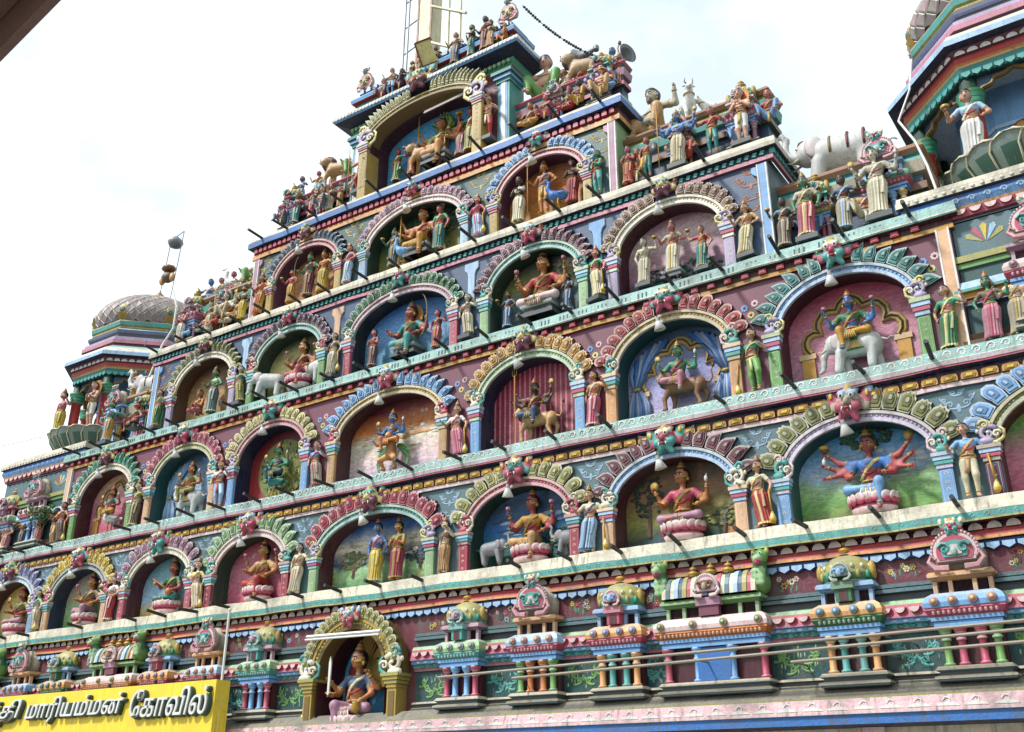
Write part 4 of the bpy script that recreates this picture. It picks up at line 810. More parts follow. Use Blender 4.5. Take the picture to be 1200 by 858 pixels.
pieces('parapet_battlement', roof, MB().prism([(-.07, 0), (.07, 0), (.07, .1), (0, .16), (-.07, .1)], -.03, .03, 'blueP', 'slate', .12), [x for x in run(5, -2.1, 2.1, .2)], y5-.03, 16.44)
for s in (-1, 1):
    m = MB(); x = s*1.97
    m.box(x-.14, x+.14, y5-.07, y5+.3, 13.4, 15.28, 'tealp'); m.box(x-.05, x+.05, y5-.085, y5-.06, 13.4, 15.0, 'white'); m.box(x-.09, x+.09, y5-.078, y5-.06, 13.4, 15.0, 'blueL')
    for i, (w, z) in enumerate(((.17, 15.0), (.21, 15.08), (.25, 15.17))): m.box(x-w, x+w, y5-.07-(w-.14), y5+.3+(w-.14), z, z+.075, ('tealp', 'blueL', 'teal')[i])
    m.build('corner_pillar', temple)
# ================================================================ base storey with small pavilions
W0 = ROW[0]['w']; BE = 12.6
m = MB().sweep([(-BE, BACK), (-BE, W0), (-1.15, W0)], prof0 := [(0, 4.31, 'maroonM'), (0, 4.01, 'greyG'), (.05, 4.0, 'greyG'), (.05, 3.955, 'greenD'), (.03, 3.95, 'greyG'), (.07, 3.93, 'greyG'), (.07, 3.895, 'greyD'), (0, 3.885, 'greyD'), (0, 3.815, 'greyG'), (.08, 3.79, 'greenP'), (.11, 3.74, 'rose'), (.15, 3.60, 'pink'), (.15, 3.585, 'blueL'), (.11, 3.575, 'blueL'), (.11, 3.53, 'tealp'), (.07, 3.52, 'tealp'), (.07, 3.475, 'pink'), (.04, 3.47, 'pink'), (.04, 3.43, 'tealD'), (0, 3.42, 'tealD'), (0, 2.99, 'greyD'), (.06, 2.98, 'stone'), (.08, 2.95, 'greyD'), (.04, 2.93, 'greyD'), (.04, 2.90, 'stone'), (.1, 2.885, 'greyD'), (.1, 2.86, 'oliveP'), (.16, 2.85, mixc('stone', 'greyD', .5)), (.34, 2.72, 'olive'), (.36, 2.70, mixc('pinkP', 'pink', .45)), (.40, 2.56, 'pinkP'), (.40, 2.53, 'blueL'), (.37, 2.525, 'blue'), (.37, 2.42, 'navy'), (.0, 2.40, 'navy')], caps=False)
m.sweep([(1.15, W0), (BE, W0), (BE, BACK)], prof0, caps=False)
base = m.build('base_storey', temple, LEDGE)
m = MB().sweep([(-1.16, W0), (1.16, W0)], [(.0, 2.86, 'stone'), (.16, 2.85, mixc('stone', 'greyD', .5)), (.34, 2.72, 'olive'), (.36, 2.70, mixc('pinkP', 'pink', .45)), (.40, 2.56, 'pinkP'), (.40, 2.53, 'blueL'), (.37, 2.525, 'blue'), (.37, 2.42, 'navy'), (.0, 2.40, 'navy')], caps=False)
m.build('threshold_band', base, LEDGE)
pieces('lotus_scallop', base, MB().prism(halfdisc(.07)[::-1] and [(x, -z) for x, z in halfdisc(.07)][::-1], -.03, .02, 'pinkP', 'rose', .15), [x for x in run(0, -12.5, 12.5, .165) if abs(x) > 1.2], W0-.155, 3.70)
m = MB()
for x in run(0, -12.5, 12.5, .14):
    if abs(x) > 1.2: m.ell((x, W0-.11, 3.553), (.055, .02, .02), 'blueP', 6, 4); m.ell((x+.07, W0-.072, 3.497), (.05, .018, .02), 'teal', 6, 4)
for x in run(0, -12.5, 12.5, .3): m.tube([(a, W0-.385, b) for a, b in spiral(x, 2.63, .05, 1.1, 3.14, -1, 7)], .009, 'white', 4, .005, .5); m.prism([(x-.13, 2.575), (x+.13, 2.575), (x+.1, 2.60), (x, 2.615), (x-.1, 2.60)], W0-.402, W0-.38, 'white')
m.build('bead_course', base, kind='stuff')
PV = []
def kudu(m, x, y, z, r, c, c2):
    m.lathe((x, y, z), [(r, 0, c), (r, .022, tint(c, .4)), (r*.75, .034, c2), (r*.4, .05, tint(c2, .5)), (r*.1, .056, 'white')], 12)
    n = 12*5; m.v[-n:] = [(vx, y-(vz-z), z+(vy-y)) for vx, vy, vz in m.v[-n:]]
def gable_mb(w, h, c1, c2, c3):
    "horseshoe gable: stepped plate, rim of scrolls and beads"
    m = MB(); o = [(w*math.cos(a)*(1 if abs(math.cos(a)) < .75 else 1.0), h*.42+h*.5*math.sin(a)) for a in np.linspace(-.5, math.pi+.5, 20)]
    m.prism(o+[], -.05, .06, c1, mixc(c1, 'black', .3), .06)
    for k, cc, y in ((.86, c2, -.06), (.6, c3, -.075), (.36, c1, -.088)): m.prism([(x*k, h*.42+(z-h*.42)*k) for x, z in o], y, -.04, cc, mixc(cc, 'white', .4), .08)
    for s in (-1, 1):
        m.tube([(s*(w*.35+.0), -.06, h*.02), (s*w*.9, -.07, h*.04), (s*w*1.18, -.06, h*.22), (s*w*1.05, -.05, h*.36), (s*w*.86, -.05, h*.27)], .05*w/.3, tint(c2, .3), 6, .018)
        m.tube([(a, -.085, b) for a, b in spiral(s*w*.42, h*.5, w*.3, 1.2, 1.57-s*1.2, s, 10)], .022, c3, 5, .01)
    for a in np.linspace(-.2, math.pi+.2, 22): m.ell((w*1.0*math.cos(a), -.03, h*.42+h*.53*math.sin(a)), (.02, .03, .024), tint(c2, .5), 5, 4)
    m.ell((0, -.1, h*.42), (.035, .025, .05), tint(c3, .3), 8, 6); return m
def dome_mb(R, h, c, c2):
    m = MB(); pr = [(.97, 0, 'ivory'), (1.0, .05, c2), (1.03, .16, c2), (1.05, .3, c), (1.0, .52, c), (.86, .72, mixc(c, 'stone', .4)), (.6, .88, mixc(c, 'stone', .6)), (.3, .98, 'stone'), (.1, 1.02, 'gold')]
    m.lathe((0, 0, 0), [(R*a, h*b, q) for a, b, q in pr], 16, 1, .8)
    for i in range(16):
        a = math.pi*2*(i+.5)/16; m.ell((R*1.02*math.cos(a), R*.83*math.sin(a), h*.24), (.032, .032, .06), 'oliveP' if i % 2 else 'jade', 5, 4)
        m.ell((R*.98*math.cos(a+.2), R*.8*math.sin(a+.2), h*.52), (.026, .026, .035), 'cream', 5, 4)
    for a in (math.pi*1.5-1.25, math.pi*1.5+1.25): m.ell((R*1.03*math.cos(a), R*.85*math.sin(a), h*.42), (.05, .05, .11), 'gold', 6, 5)
    return m
def finial_mb(h): return MB().lathe((0, 0, 0), [(.5*h, 0, 'goldd'), (.28*h, .12*h, 'gold'), (.46*h, .22*h, 'amber'), (.46*h, .36*h, 'gold'), (.18*h, .5*h, 'goldd'), (.3*h, .6*h, 'gold'), (.26*h, .72*h, 'amber'), (.07*h, .85*h, 'gold'), (.02*h, 1.0*h, 'gold')], 10)
FIN = finial_mb(.17).mesh('finial', GILT, True)
def column_mb(h, r, c): return MB().lathe((0, 0, 0), [(r*1.5, 0, c), (r*1.5, h*.06, tint(c, .3)), (r, h*.09, c), (r*.92, h*.62, mixc(c, 'black', .3)), (r*1.25, h*.65, tint(c, .45)), (r*1.25, h*.7, c), (r*.95, h*.73, c), (r*1.05, h*.82, tint(c, .4)), (r*1.5, h*.86, c), (r*1.9, h*.96, tint(c, .3)), (r*1.9, h, c)], 10)
def pavilion(kind, x, z=2.86, y=W0, pal=('orange', 'blueL', 'rose'), sc=1.0, par=None, dp=.25, w=None, z4=3.43, cols=('rose', 'blueL'), recess='maroon'):
    "aedicule in relief on a wall: columns, bulging cornice with bosses, small upper storey, dome / gable / wagon roof"
    c1, c2, c3 = pal; w = w or {'kuta': .35, 'panjara': .36, 'sala': .7}[kind]; q = lambda zz: z+(zz-2.86)*sc
    w *= sc; dp *= sc; par = par or temple; f = y-dp
    def ring(ww, prof): return [(x-ww, y+.02), (x-ww, y-dp), (x+ww, y-dp), (x+ww, y+.02)], [(o*sc, q(zz), cc) for o, zz, cc in prof]
    m = MB()
    m.sweep(*ring(w, [(-.06, 3.0, 'stone'), (.02, 2.99, 'stone'), (.05, 2.95, 'greyG'), (.01, 2.93, 'greyD'), (.01, 2.90, 'stone'), (.06, 2.885, 'stone'), (.06, 2.86, 'greyG'), (.045, 2.855, 'greyG'), (.045, 2.84, 'greyD'), (.02, 2.83, 'greyD')]), caps=False)
    m.box(x-w+.03, x+w-.03, y-dp*.45, y+.01, q(2.98), q(3.4), recess)  # dark maroon wall behind the columns
    m.sweep(*ring(w, [(-.05, 3.99, c1), (-.02, 3.985, c1), (.0, 3.96, tint(c1, .3)), (.0, 3.93, c1), (-.035, 3.92, mixc(c1, 'black', .4)), (-.035, 3.90, c1), (-.1, 3.89, recess), (-.1, 3.76, tint(c2, .2)), (-.02, 3.755, tint(c2, .4)), (.045, 3.71, c2), (.075, 3.65, c2), (.07, 3.60, tint(c2, .3)), (.055, 3.59, c3), (.07, 3.57, c3), (.035, 3.52, mixc(c3, 'black', .3)), (.02, 3.50, 'blueL'), (.02, 3.46, 'blue'), (0, 3.45, 'blueL'), (0, 3.40, recess), (-.12, 3.395, recess)]), caps=False)
    m.box(x-w+.1*sc, x+w-.1*sc, f+.1*sc, y+.01, q(3.72), q(3.9), 'tealD' if kind == 'sala' else recess)
    for s in (-1, 1):
        for k in ((.06, .22) if kind != 'sala' else (.08, .3)): m.box(x+s*(w-k*sc)-.022*sc, x+s*(w-k*sc)+.022*sc, f+.06*sc, f+.12*sc, q(3.755), q(3.892), tint(c1, .25))
    nd = int(2*w/.055)
    for i in range(nd): xx = x-w+2*w*(i+.5)/nd; m.ell((xx, f-.052*sc, q(3.545)), (.022, .02, .03*sc), tint(c3, .3), 5, 4)
    b = m.build('pavilion', par); PV.append(b)
    xs = (-.74, -.3, .3, .74) if kind != 'sala' else (-.93, -.34, .34, .93)
    cm = {c: column_mb((3.40-2.995)*sc, .042*sc, c).mesh('column', None, True) for c in set(cols)}
    for i, k in enumerate(xs): put('column', cm[cols[0] if i in (0, 3) else cols[1]], b, Matrix.Translation((x+k*w, f+.075*sc, q(2.995))))
    bm = MB()
    for cc, dd in ((c3, c1),): kudu(bm, 0, 0, 0, .05*sc, cc, mixc(dd, 'black', .35))
    me = bm.mesh('boss', None, True)
    for k in ((-.85, -.3, .3, .85) if kind != 'sala' else (-.95, -.3, .3, .95)): put('boss', me, b, Matrix.Translation((x+k*w, f-.075*sc, q(3.66))))
    if kind == 'kuta':
        put('dome', dome_mb(w*.92, .34*sc, 'oliveP', c3 if c3 != 'rose' else 'jade').mesh('dome', None, True), b, Matrix.Translation((x, f+w*.7, q(3.99)))); put('finial', FIN, b, Matrix.Translation((x, f+w*.7, q(4.325))) @ Matrix.Scale(sc*1.25, 4))
        g = gable_mb(.1*sc, .2*sc, c3, tint(c3, .4), c1).mesh('gable'); put('gable', g, b, Matrix.Translation((x, f-.05*sc, q(3.99))))
        MB().box(x-.09*sc, x+.09*sc, f-.06*sc, f+.06*sc, q(3.76), q(3.985), c3).box(x-.05*sc, x+.05*sc, f-.065*sc, f, q(3.765), q(3.88), 'maroon').box(x-.125*sc, x+.125*sc, f-.09*sc, f+.06*sc, q(3.9), q(3.975), tint(c3, .2)).build('gable_base', b)
    elif kind == 'panjara':
        put('gable', gable_mb(w*.7, .44*sc, 'pinkP', 'rose', 'tealp').mesh('gable', None, False), b, Matrix.Translation((x, f-.01, q(3.985)))); put('guardian_mask', MASK[1], b, Matrix.Translation((x, f-.05, q(4.45))) @ Matrix.Scale(.55*sc, 4))
        put('roof_vault', MB().lathe((0, 0, 0), [(w*.75, 0, 'stone'), (w*.8, .2*sc, 'stone'), (w*.5, .4*sc, 'stone'), (w*.1, .46*sc, 'stone')], 12, 1, .5).mesh('roof_vault', None, True), b, Matrix.Translation((x, y-.03, q(3.985))))
    else:
        m = MB(); n = 9; A = [(math.cos(a), math.sin(a)) for a in np.linspace(0, math.pi, n)]; ww = w*.93; nb = 22
        for i in range(nb):
            x0, x1 = x-ww+2*ww*i/nb, x-ww+2*ww*(i+1)/nb; cc = ('ivory', 'blueP', 'rose', 'cream', 'oliveP', 'greyG', 'slate')[(i*5) % 7]; ry, rz = dp*.62*(1.06 if i % 2 else 1), .27*sc*(1.05 if i % 2 else 1)
            m.add([(x0, y-dp*.5-ry*a, q(4.0)+rz*b_) for a, b_ in A]+[(x1, y-dp*.5-ry*a, q(4.0)+rz*b_) for a, b_ in A], [(k, k+1, k+1+n, k+n) for k in range(n-1)]+[tuple(range(n))[::-1], tuple(range(n, 2*n))], cc)
        m.build('wagon_roof', b)
        for s in (-1, 1):
            P = [el((0, 0, .14), (.1, .15, .14), 'greenL'), cap((0, -.04, .22), (s*.02, -.08, .36), .1, .08, 'green'), el((s*.03, -.1, .43), (.1, .09, .085), 'greenL'), el((s*.03, -.19, .4), (.06, .05, .04), 'greenP'), cap((s*.03, -.17, .365), (s*.03, -.21, .345), .04, .03, 'rose')]+[el((s*.03+q*.085, -.06, .5), (.03, .03, .06), 'oliveP') for q in (-1, 1)]+[el((s*.03+.03*q, -.05+.03*abs(q), .53-.02*abs(q)), (.025, .03, .04), 'green') for q in (-1, 0, 1)]+[el((s*.09*j, -.13, .12+.07*i), (.05, .03, .035), 'greenP') for i in range(3) for j in (-.5, .5)]
            k = skin(P, .02, .03); k.ell((s*.03+.045, -.18, .46), .022, 'white', 6, 4); k.ell((s*.03-.045, -.18, .46), .022, 'white', 6, 4); k.ell((s*.03+.045, -.198, .46), .011, 'black', 6, 4); k.ell((s*.03-.045, -.198, .46), .011, 'black', 6, 4)
            o = k.build('roof_beast', b, smooth=True); o.location = (x+s*w*.97, f+.14*sc, q(3.97)); o.scale = (sc,)*3
        for k in (-.35, 0, .35): put('finial', FIN, b, Matrix.Translation((x+k*w, y-dp*.5, q(4.26))) @ Matrix.Scale(sc, 4))
        put('gable', gable_mb(.15*sc, .28*sc, 'mauveP', 'pinkP', 'brownL').mesh('gable'), b, Matrix.Translation((x, f-.03, q(3.98)))); MB().box(x-.16*sc, x+.16*sc, f-.05*sc, f+.05*sc, q(3.88), q(3.975), 'mauveP').box(x-.13*sc, x+.13*sc, f-.03*sc, f+.05*sc, q(3.76), q(3.88), 'mauve').build('gable_base', b)
        MB().box(x-w*.32, x+w*.32, f+.03*sc, f+.12*sc, q(3.0), q(3.39), 'blue').build('blind_door', b)
    return b
PALS = [(('mauveP', 'greenP', 'tealp'), ('rose', 'blueL')), (('orangeP', 'blueP', 'rose'), ('greenL', 'orange')), (('blueL', 'orangeP', 'rose'), ('orangeP', 'tealp')), (('greenL', 'pinkP', 'orange'), ('rose', 'blueL')), (('blueL', 'orangeP', 'green'), ('orangeP', 'tealp')), (('orangeP', 'blueL', 'rose'), ('greenL', 'rose')), (('greenL', 'pinkP', 'orange'), ('rose', 'blueL'))]
for i, (x, k) in enumerate(((2.17, 'kuta'), (3.5, 'panjara'), (4.82, 'kuta'), (6.2, 'sala'), (7.95, 'kuta'), (9.27, 'panjara'), (10.9, 'sala'))):
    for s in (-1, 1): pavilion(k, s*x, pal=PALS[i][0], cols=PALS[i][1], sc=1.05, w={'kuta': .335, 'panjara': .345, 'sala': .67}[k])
m = MB(); rr = random.Random(5); gx = [1.55, 2.84, 4.16, 5.34, 7.22, 8.62, 9.95]
for i, x0 in enumerate(gx):
    for s in (-1, 1):
        x = s*x0
        for k in range(6 if x0 > 2 else 3): flower(m, x+rr.uniform(-.17, .17), W0-.004, 4.16+rr.uniform(-.08, .08), rr.uniform(.03, .05), rr.choice(['pinkP', 'yellow', 'rose', 'blueP', 'oliveP', 'cream']), rr.choice(['yellow', 'redD']), 6); m.ell((x+rr.uniform(-.15, .15), W0-.002, 4.1+rr.uniform(-.06, .06)), (.012, .005, .04), 'jade', 5, 4)
        cc = ('greenL', 'tealp', 'greenL', 'tealp')[i % 4]
        for k in range(3):
            for q in (-1, 1): scroll(m, x+q*(.08+.075*k), W0-.006, 3.13+.075*k+rr.uniform(-.03, .03), .1, cc, q if k % 2 else -q, .016)
        for k in range(26): a, b = rr.uniform(-.26, .26), rr.uniform(-.15, .17); m.ell((x+a, W0-.003, 3.2+b), (.011, .006, .032), mixc(cc, rr.choice(['yellowP', 'white', 'green']), .35), 5, 4)
m.build('painted_ornament', base, kind='stuff')
for x in (2.75, 4.22, 7.1, 9.85): MB().lathe((x, W0, 4.13), [(.05, -.02, 'black'), (.05, .005, 'black')], 12).build('drain_hole', base); bpy.context.scene.collection.objects[-1] if False else None
for o in [o for o in COL.objects if o.name.startswith('drain_hole')]:
    for v in o.data.vertices: v.co = (v.co.x, W0-(v.co.z-4.13)-.002, 4.13+(v.co.y-W0))

# ---- the shrine arch in the middle of the base
y = W0; m = MB(); hw, zc, b = .72, 3.42, .74
def carch(off, n=29): return [(hw*math.cos(t)+off*math.cos(t), zc+(b+off)*math.sin(t), math.atan2(math.sin(t)/(b), math.cos(t)/hw)) for t in np.linspace(math.pi, 0, n)]
line = [(-hw, 2.5)]+[(p[0], p[1]) for p in carch(0)]+[(hw, 2.5)]; n = len(line)
yf = y-.22
m.add([(x, yf, z) for x, z in line]+[(x, y+.42, z) for x, z in line], [(k, k+n, k+1+n, k+1) for k in range(n-1)], 'maroon')
for o0, o1, pr, cc in ((-.01, .05, .04, 'goldd'), (.05, .11, .02, 'oliveP'), (.11, .17, .05, 'gold'), (.17, .30, -.08, 'goldd')):
    A, B = carch(o0), carch(o1); q = len(A); vs = [(p[0], yf-pr, p[1]) for p in A]+[(p[0], yf-pr, p[1]) for p in B]+[(p[0], y+.02, p[1]) for p in A]+[(p[0], y+.02, p[1]) for p in B]
    m.add(vs, [(i, i+1, i+1+q, i+q) for i in range(q-1)]+[(i+2*q, i+1+2*q, i+1, i) for i in range(q-1)]+[(i+q, i+1+q, i+1+3*q, i+3*q) for i in range(q-1)], cc)
for p in carch(.08, 40): m.ell((p[0], yf-.025, p[1]), (.022, .015, .022), 'yellowP', 5, 4)
carch_o = m.build('shrine_arch', temple, GILT)
P = carch(.0); n = len(P); m = MB(); yw = W0+.004
m.add([(p[0], yw, p[1]) for p in P]+[(p[0], yw, 4.33) for p in P], [(k, k+1, k+1+n, k+n) for k in range(n-1)], 'maroonM')
for s in (-1, 1): m.add([(s*hw, yw, 2.4), (s*1.2, yw, 2.4), (s*1.2, yw, 4.33), (s*hw, yw, 4.33)], [(0, 1, 2, 3) if s > 0 else (3, 2, 1, 0)], 'maroonM')
m.build('shrine_wall', carch_o)
for s in (-1, 1):
    me = petal_mb('oliveP', s, .2, .13).mesh('flame_petal')
    for k in range(9):
        t = math.pi/2-s*(.24+k*.135); put('flame_petal', me, carch_o, Matrix.Translation(((hw+.17)*math.cos(t), yf-.02, zc+(b+.17)*math.sin(t))) @ Matrix.Rotation(math.pi/2-t, 4, 'Y'))
    put('makara_scroll', MAK[1], carch_o, Matrix.Translation((s*(hw+.2), yf-.02, 3.53)) @ Matrix.Diagonal((s*1.7, 1.2, 1.5, 1)))
    q = MB(); x0 = s*(hw+.17); q.box(x0-.09, x0+.09, yf-.03, y+.02, 2.5, 3.2, 'gold')
    for i in range(4): q.box(x0-.1-.025*i, x0+.1+.025*i, yf-.05-.02*i, y+.02, 3.2+.055*i, 3.25+.055*i, 'oliveP' if i % 2 else 'gold')
    q.box(x0-.055, x0+.055, yf-.04, yf, 2.6, 3.15, 'goldd'); q.build('pillar', carch_o, GILT)
put('guardian_mask', MASK[2], carch_o, Matrix.Translation((0, yf-.12, 4.33)) @ Matrix.Scale(.95, 4))
me = MB().prism([(x, z) for x, z in line][::-1], y+.40, y+.44, 'white').mesh('painted_panel', mural('mural_shrine', [(0, 'sky'), (.5, 'sky'), (1, 'sky')])); put('painted_panel', me, carch_o)
MB().box(-hw, hw, yf, y+.40, 2.4, 2.55, 'stone').build('niche_floor', carch_o)
m = MB()
for i in range(7): m.tube([(-.25+.06*i, y+.36-.01*i, 4.1-.02*i), (-.5+.07*i, y+.34, 3.6), (-.62+.05*i, y+.34, 2.7)], .05, 'red' if i % 2 else 'redD', 5, .06)
m.build('red_curtain', carch_o, smooth=True)
m = MB()
for k, cc in ((.5, 'gold'), (.43, 'redD'), (.36, 'oliveP')): m.lathe((.12, y+.32-(.5-k)*.2, 3.75), [(k, 0, cc), (k*.97, .04, cc), (.02, .05, cc)], 20)
m.v = [(vx, y+.32-(vz-3.75)-(.0), 3.75+(vy-(y+.32))) for vx, vy, vz in m.v]; m.build('halo_disc', carch_o, GILT)

# ---- plain lower wall down to the street
m = MB(); m.box(-BE+.1, BE-.1, W0+.02, W0+.3, 0, 2.41, 'cream')
for i in range(-6, 7):
    if i: m.box(i*2-.16, i*2+.16, W0-.1, W0+.05, 0, 2.40, 'pinkP')
for i in range(-6, 6): m.box(i*2+.35, i*2+1.65, W0-.012, W0+.03, .0, 2.05, 'ink')
m.build('lower_wall', temple, LEDGE)

# ================================================================ stepped shrines on the ends of the tiers
def step_wall(x0, x1, y, z, zt, cols):
    h = zt-z; q = lambda k: z+h*k; a, b = min(x0, x1), max(x0, x1)
    c1, c2, c3 = cols; pr = [(-.35, q(1), 'stone'), (.06, q(.985), c1), (.1, q(.93), c1), (.06, q(.88), c2), (.02, q(.87), c2), (.04, q(.8), c2), (.09, q(.79), c3), (.06, q(.66), c3), (.0, q(.65), 'slate'), (.0, q(.55), c1), (.05, q(.54), c1), (.05, q(.46), 'greenD'), (-.02, q(.45), 'slate'), (-.02, q(.2), c2), (.05, q(.19), c2), (.06, q(.12), 'greyD'), (.02, q(.1), c3), (.08, q(.03), 'greyD'), (.08, q(-.05), 'greyD')]
    return MB().sweep([(a, BACK), (a, y), (b, y), (b, BACK)], pr, caps=False).build('step_wall', temple)
for s in (-1, 1):
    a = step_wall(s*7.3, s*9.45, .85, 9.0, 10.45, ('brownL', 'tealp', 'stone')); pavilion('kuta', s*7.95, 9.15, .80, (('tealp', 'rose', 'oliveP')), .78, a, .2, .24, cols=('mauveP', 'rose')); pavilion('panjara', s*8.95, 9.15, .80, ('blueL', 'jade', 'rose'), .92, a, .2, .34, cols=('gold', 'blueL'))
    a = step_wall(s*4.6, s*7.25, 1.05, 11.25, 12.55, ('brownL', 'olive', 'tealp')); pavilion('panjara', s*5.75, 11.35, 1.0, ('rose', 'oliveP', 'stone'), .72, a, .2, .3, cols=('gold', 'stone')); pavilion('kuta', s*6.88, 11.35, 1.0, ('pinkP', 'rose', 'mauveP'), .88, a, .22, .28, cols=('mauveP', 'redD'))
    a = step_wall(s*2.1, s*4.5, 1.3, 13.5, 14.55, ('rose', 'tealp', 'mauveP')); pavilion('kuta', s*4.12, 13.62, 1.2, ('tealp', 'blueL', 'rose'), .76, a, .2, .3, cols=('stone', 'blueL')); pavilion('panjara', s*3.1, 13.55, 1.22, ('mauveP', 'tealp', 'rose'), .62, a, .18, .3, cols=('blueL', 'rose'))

# ================================================================ corner tower bases and pavilions
for s in (-1, 1):
    xa, xb = sorted((s*9.77, s*12.45)); y = .34
    m = MB().sweep([(xa, BACK), (xa, y), (xb, y), (xb, BACK)], [(0, 8.72, 'greyG'), (0, 8.2, 'greenL'), (.06, 8.19, 'oliveP'), (.06, 8.1, 'greenD'), (.03, 8.09, 'greenL'), (.03, 8.02, 'tealD'), (0, 8.0, 'tealD'), (0, 7.82, 'pinkP'), (.06, 7.81, 'blueP'), (.1, 7.7, 'tealp'), (.1, 7.66, 'amber'), (.05, 7.65, 'amber'), (.05, 7.58, 'redD'), (.03, 7.57, 'redD'), (.03, 7.5, 'blueP'), (.04, 7.49, 'slate'), (0, 7.46, 'tealD'), (0, 7.08, 'brownL'), (.07, 7.07, 'brown'), (.04, 7.0, 'brownL'), (.1, 6.98, 'brown'), (.1, 6.6, 'brown')], caps=False)
    w = m.build('tower_base', temple)
    xa, xb = sorted((s*9.3, s*12.45))
    m = MB().sweep([(xa, BACK+2.6), (xa, y), (xb, y), (xb, BACK+2.6)], [(-1.6, 9.27, 'stone'), (.14, 9.24, 'cream'), (.15, 9.17, 'brownL'), (.16, 9.16, 'cream'), (.16, 9.08, 'navy'), (.1, 9.07, 'blue'), (.12, 8.98, 'blueL'), (.08, 8.90, 'orangeP'), (.07, 8.87, 'rose'), (.04, 8.76, 'maroonM'), (0, 8.74, 'greyG'), (0, 8.7, 'greyG')], caps=False)
    tl = m.build('tower_cornice', temple, LEDGE)
    m = MB()
    for x in np.arange(xa, xb+.1, .12): m.ell((x, y-.165, 9.12), (.03, .02, .025), 'white', 6, 4)
    for x in np.arange(xa+.6, xb-.1, .2): m.tube([(a, y-.12, b) for a, b in spiral(x, 8.97, .05, 1.1, 3.14, -1, 8)], .012, 'blueP', 4, .006, .5)
    m.build('bead_course', tl, kind='stuff')
    pieces('lotus_scallop', tl, MB().prism([(x, -z) for x, z in halfdisc(.085)][::-1], -.03, .02, 'pinkP', 'rose', .12), list(np.arange(min(abs(xa), abs(xb)) and (xa+.62 if s > 0 else xa+.1), (xb-.1 if s > 0 else xb-.62), .19)), y-.06, 8.86)
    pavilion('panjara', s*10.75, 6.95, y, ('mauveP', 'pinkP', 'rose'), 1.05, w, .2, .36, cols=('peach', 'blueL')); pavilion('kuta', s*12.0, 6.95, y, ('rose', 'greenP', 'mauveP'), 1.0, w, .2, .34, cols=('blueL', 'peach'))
    m = MB()
    for k in range(5): a = math.radians(30+30*k); m.prism([(s*10.15+.03*math.cos(a), 8.35), (s*10.15+.24*math.cos(a-.18), 8.37+.22*math.sin(a-.18)), (s*10.15+.27*math.cos(a), 8.37+.26*math.sin(a)), (s*10.15+.24*math.cos(a+.18), 8.37+.22*math.sin(a+.18))], y-.006, y, ('oliveP', 'blueP', 'yellow', 'rose', 'oliveP')[k])
    m.build('painted_ornament', w)
TILE = {}
def octo(cx, cy, ap): R = ap/math.cos(math.pi/8); return [(cx+R*math.cos(a), cy+R*math.sin(a)) for a in [math.radians(22.5+45*k) for k in range(8)]]
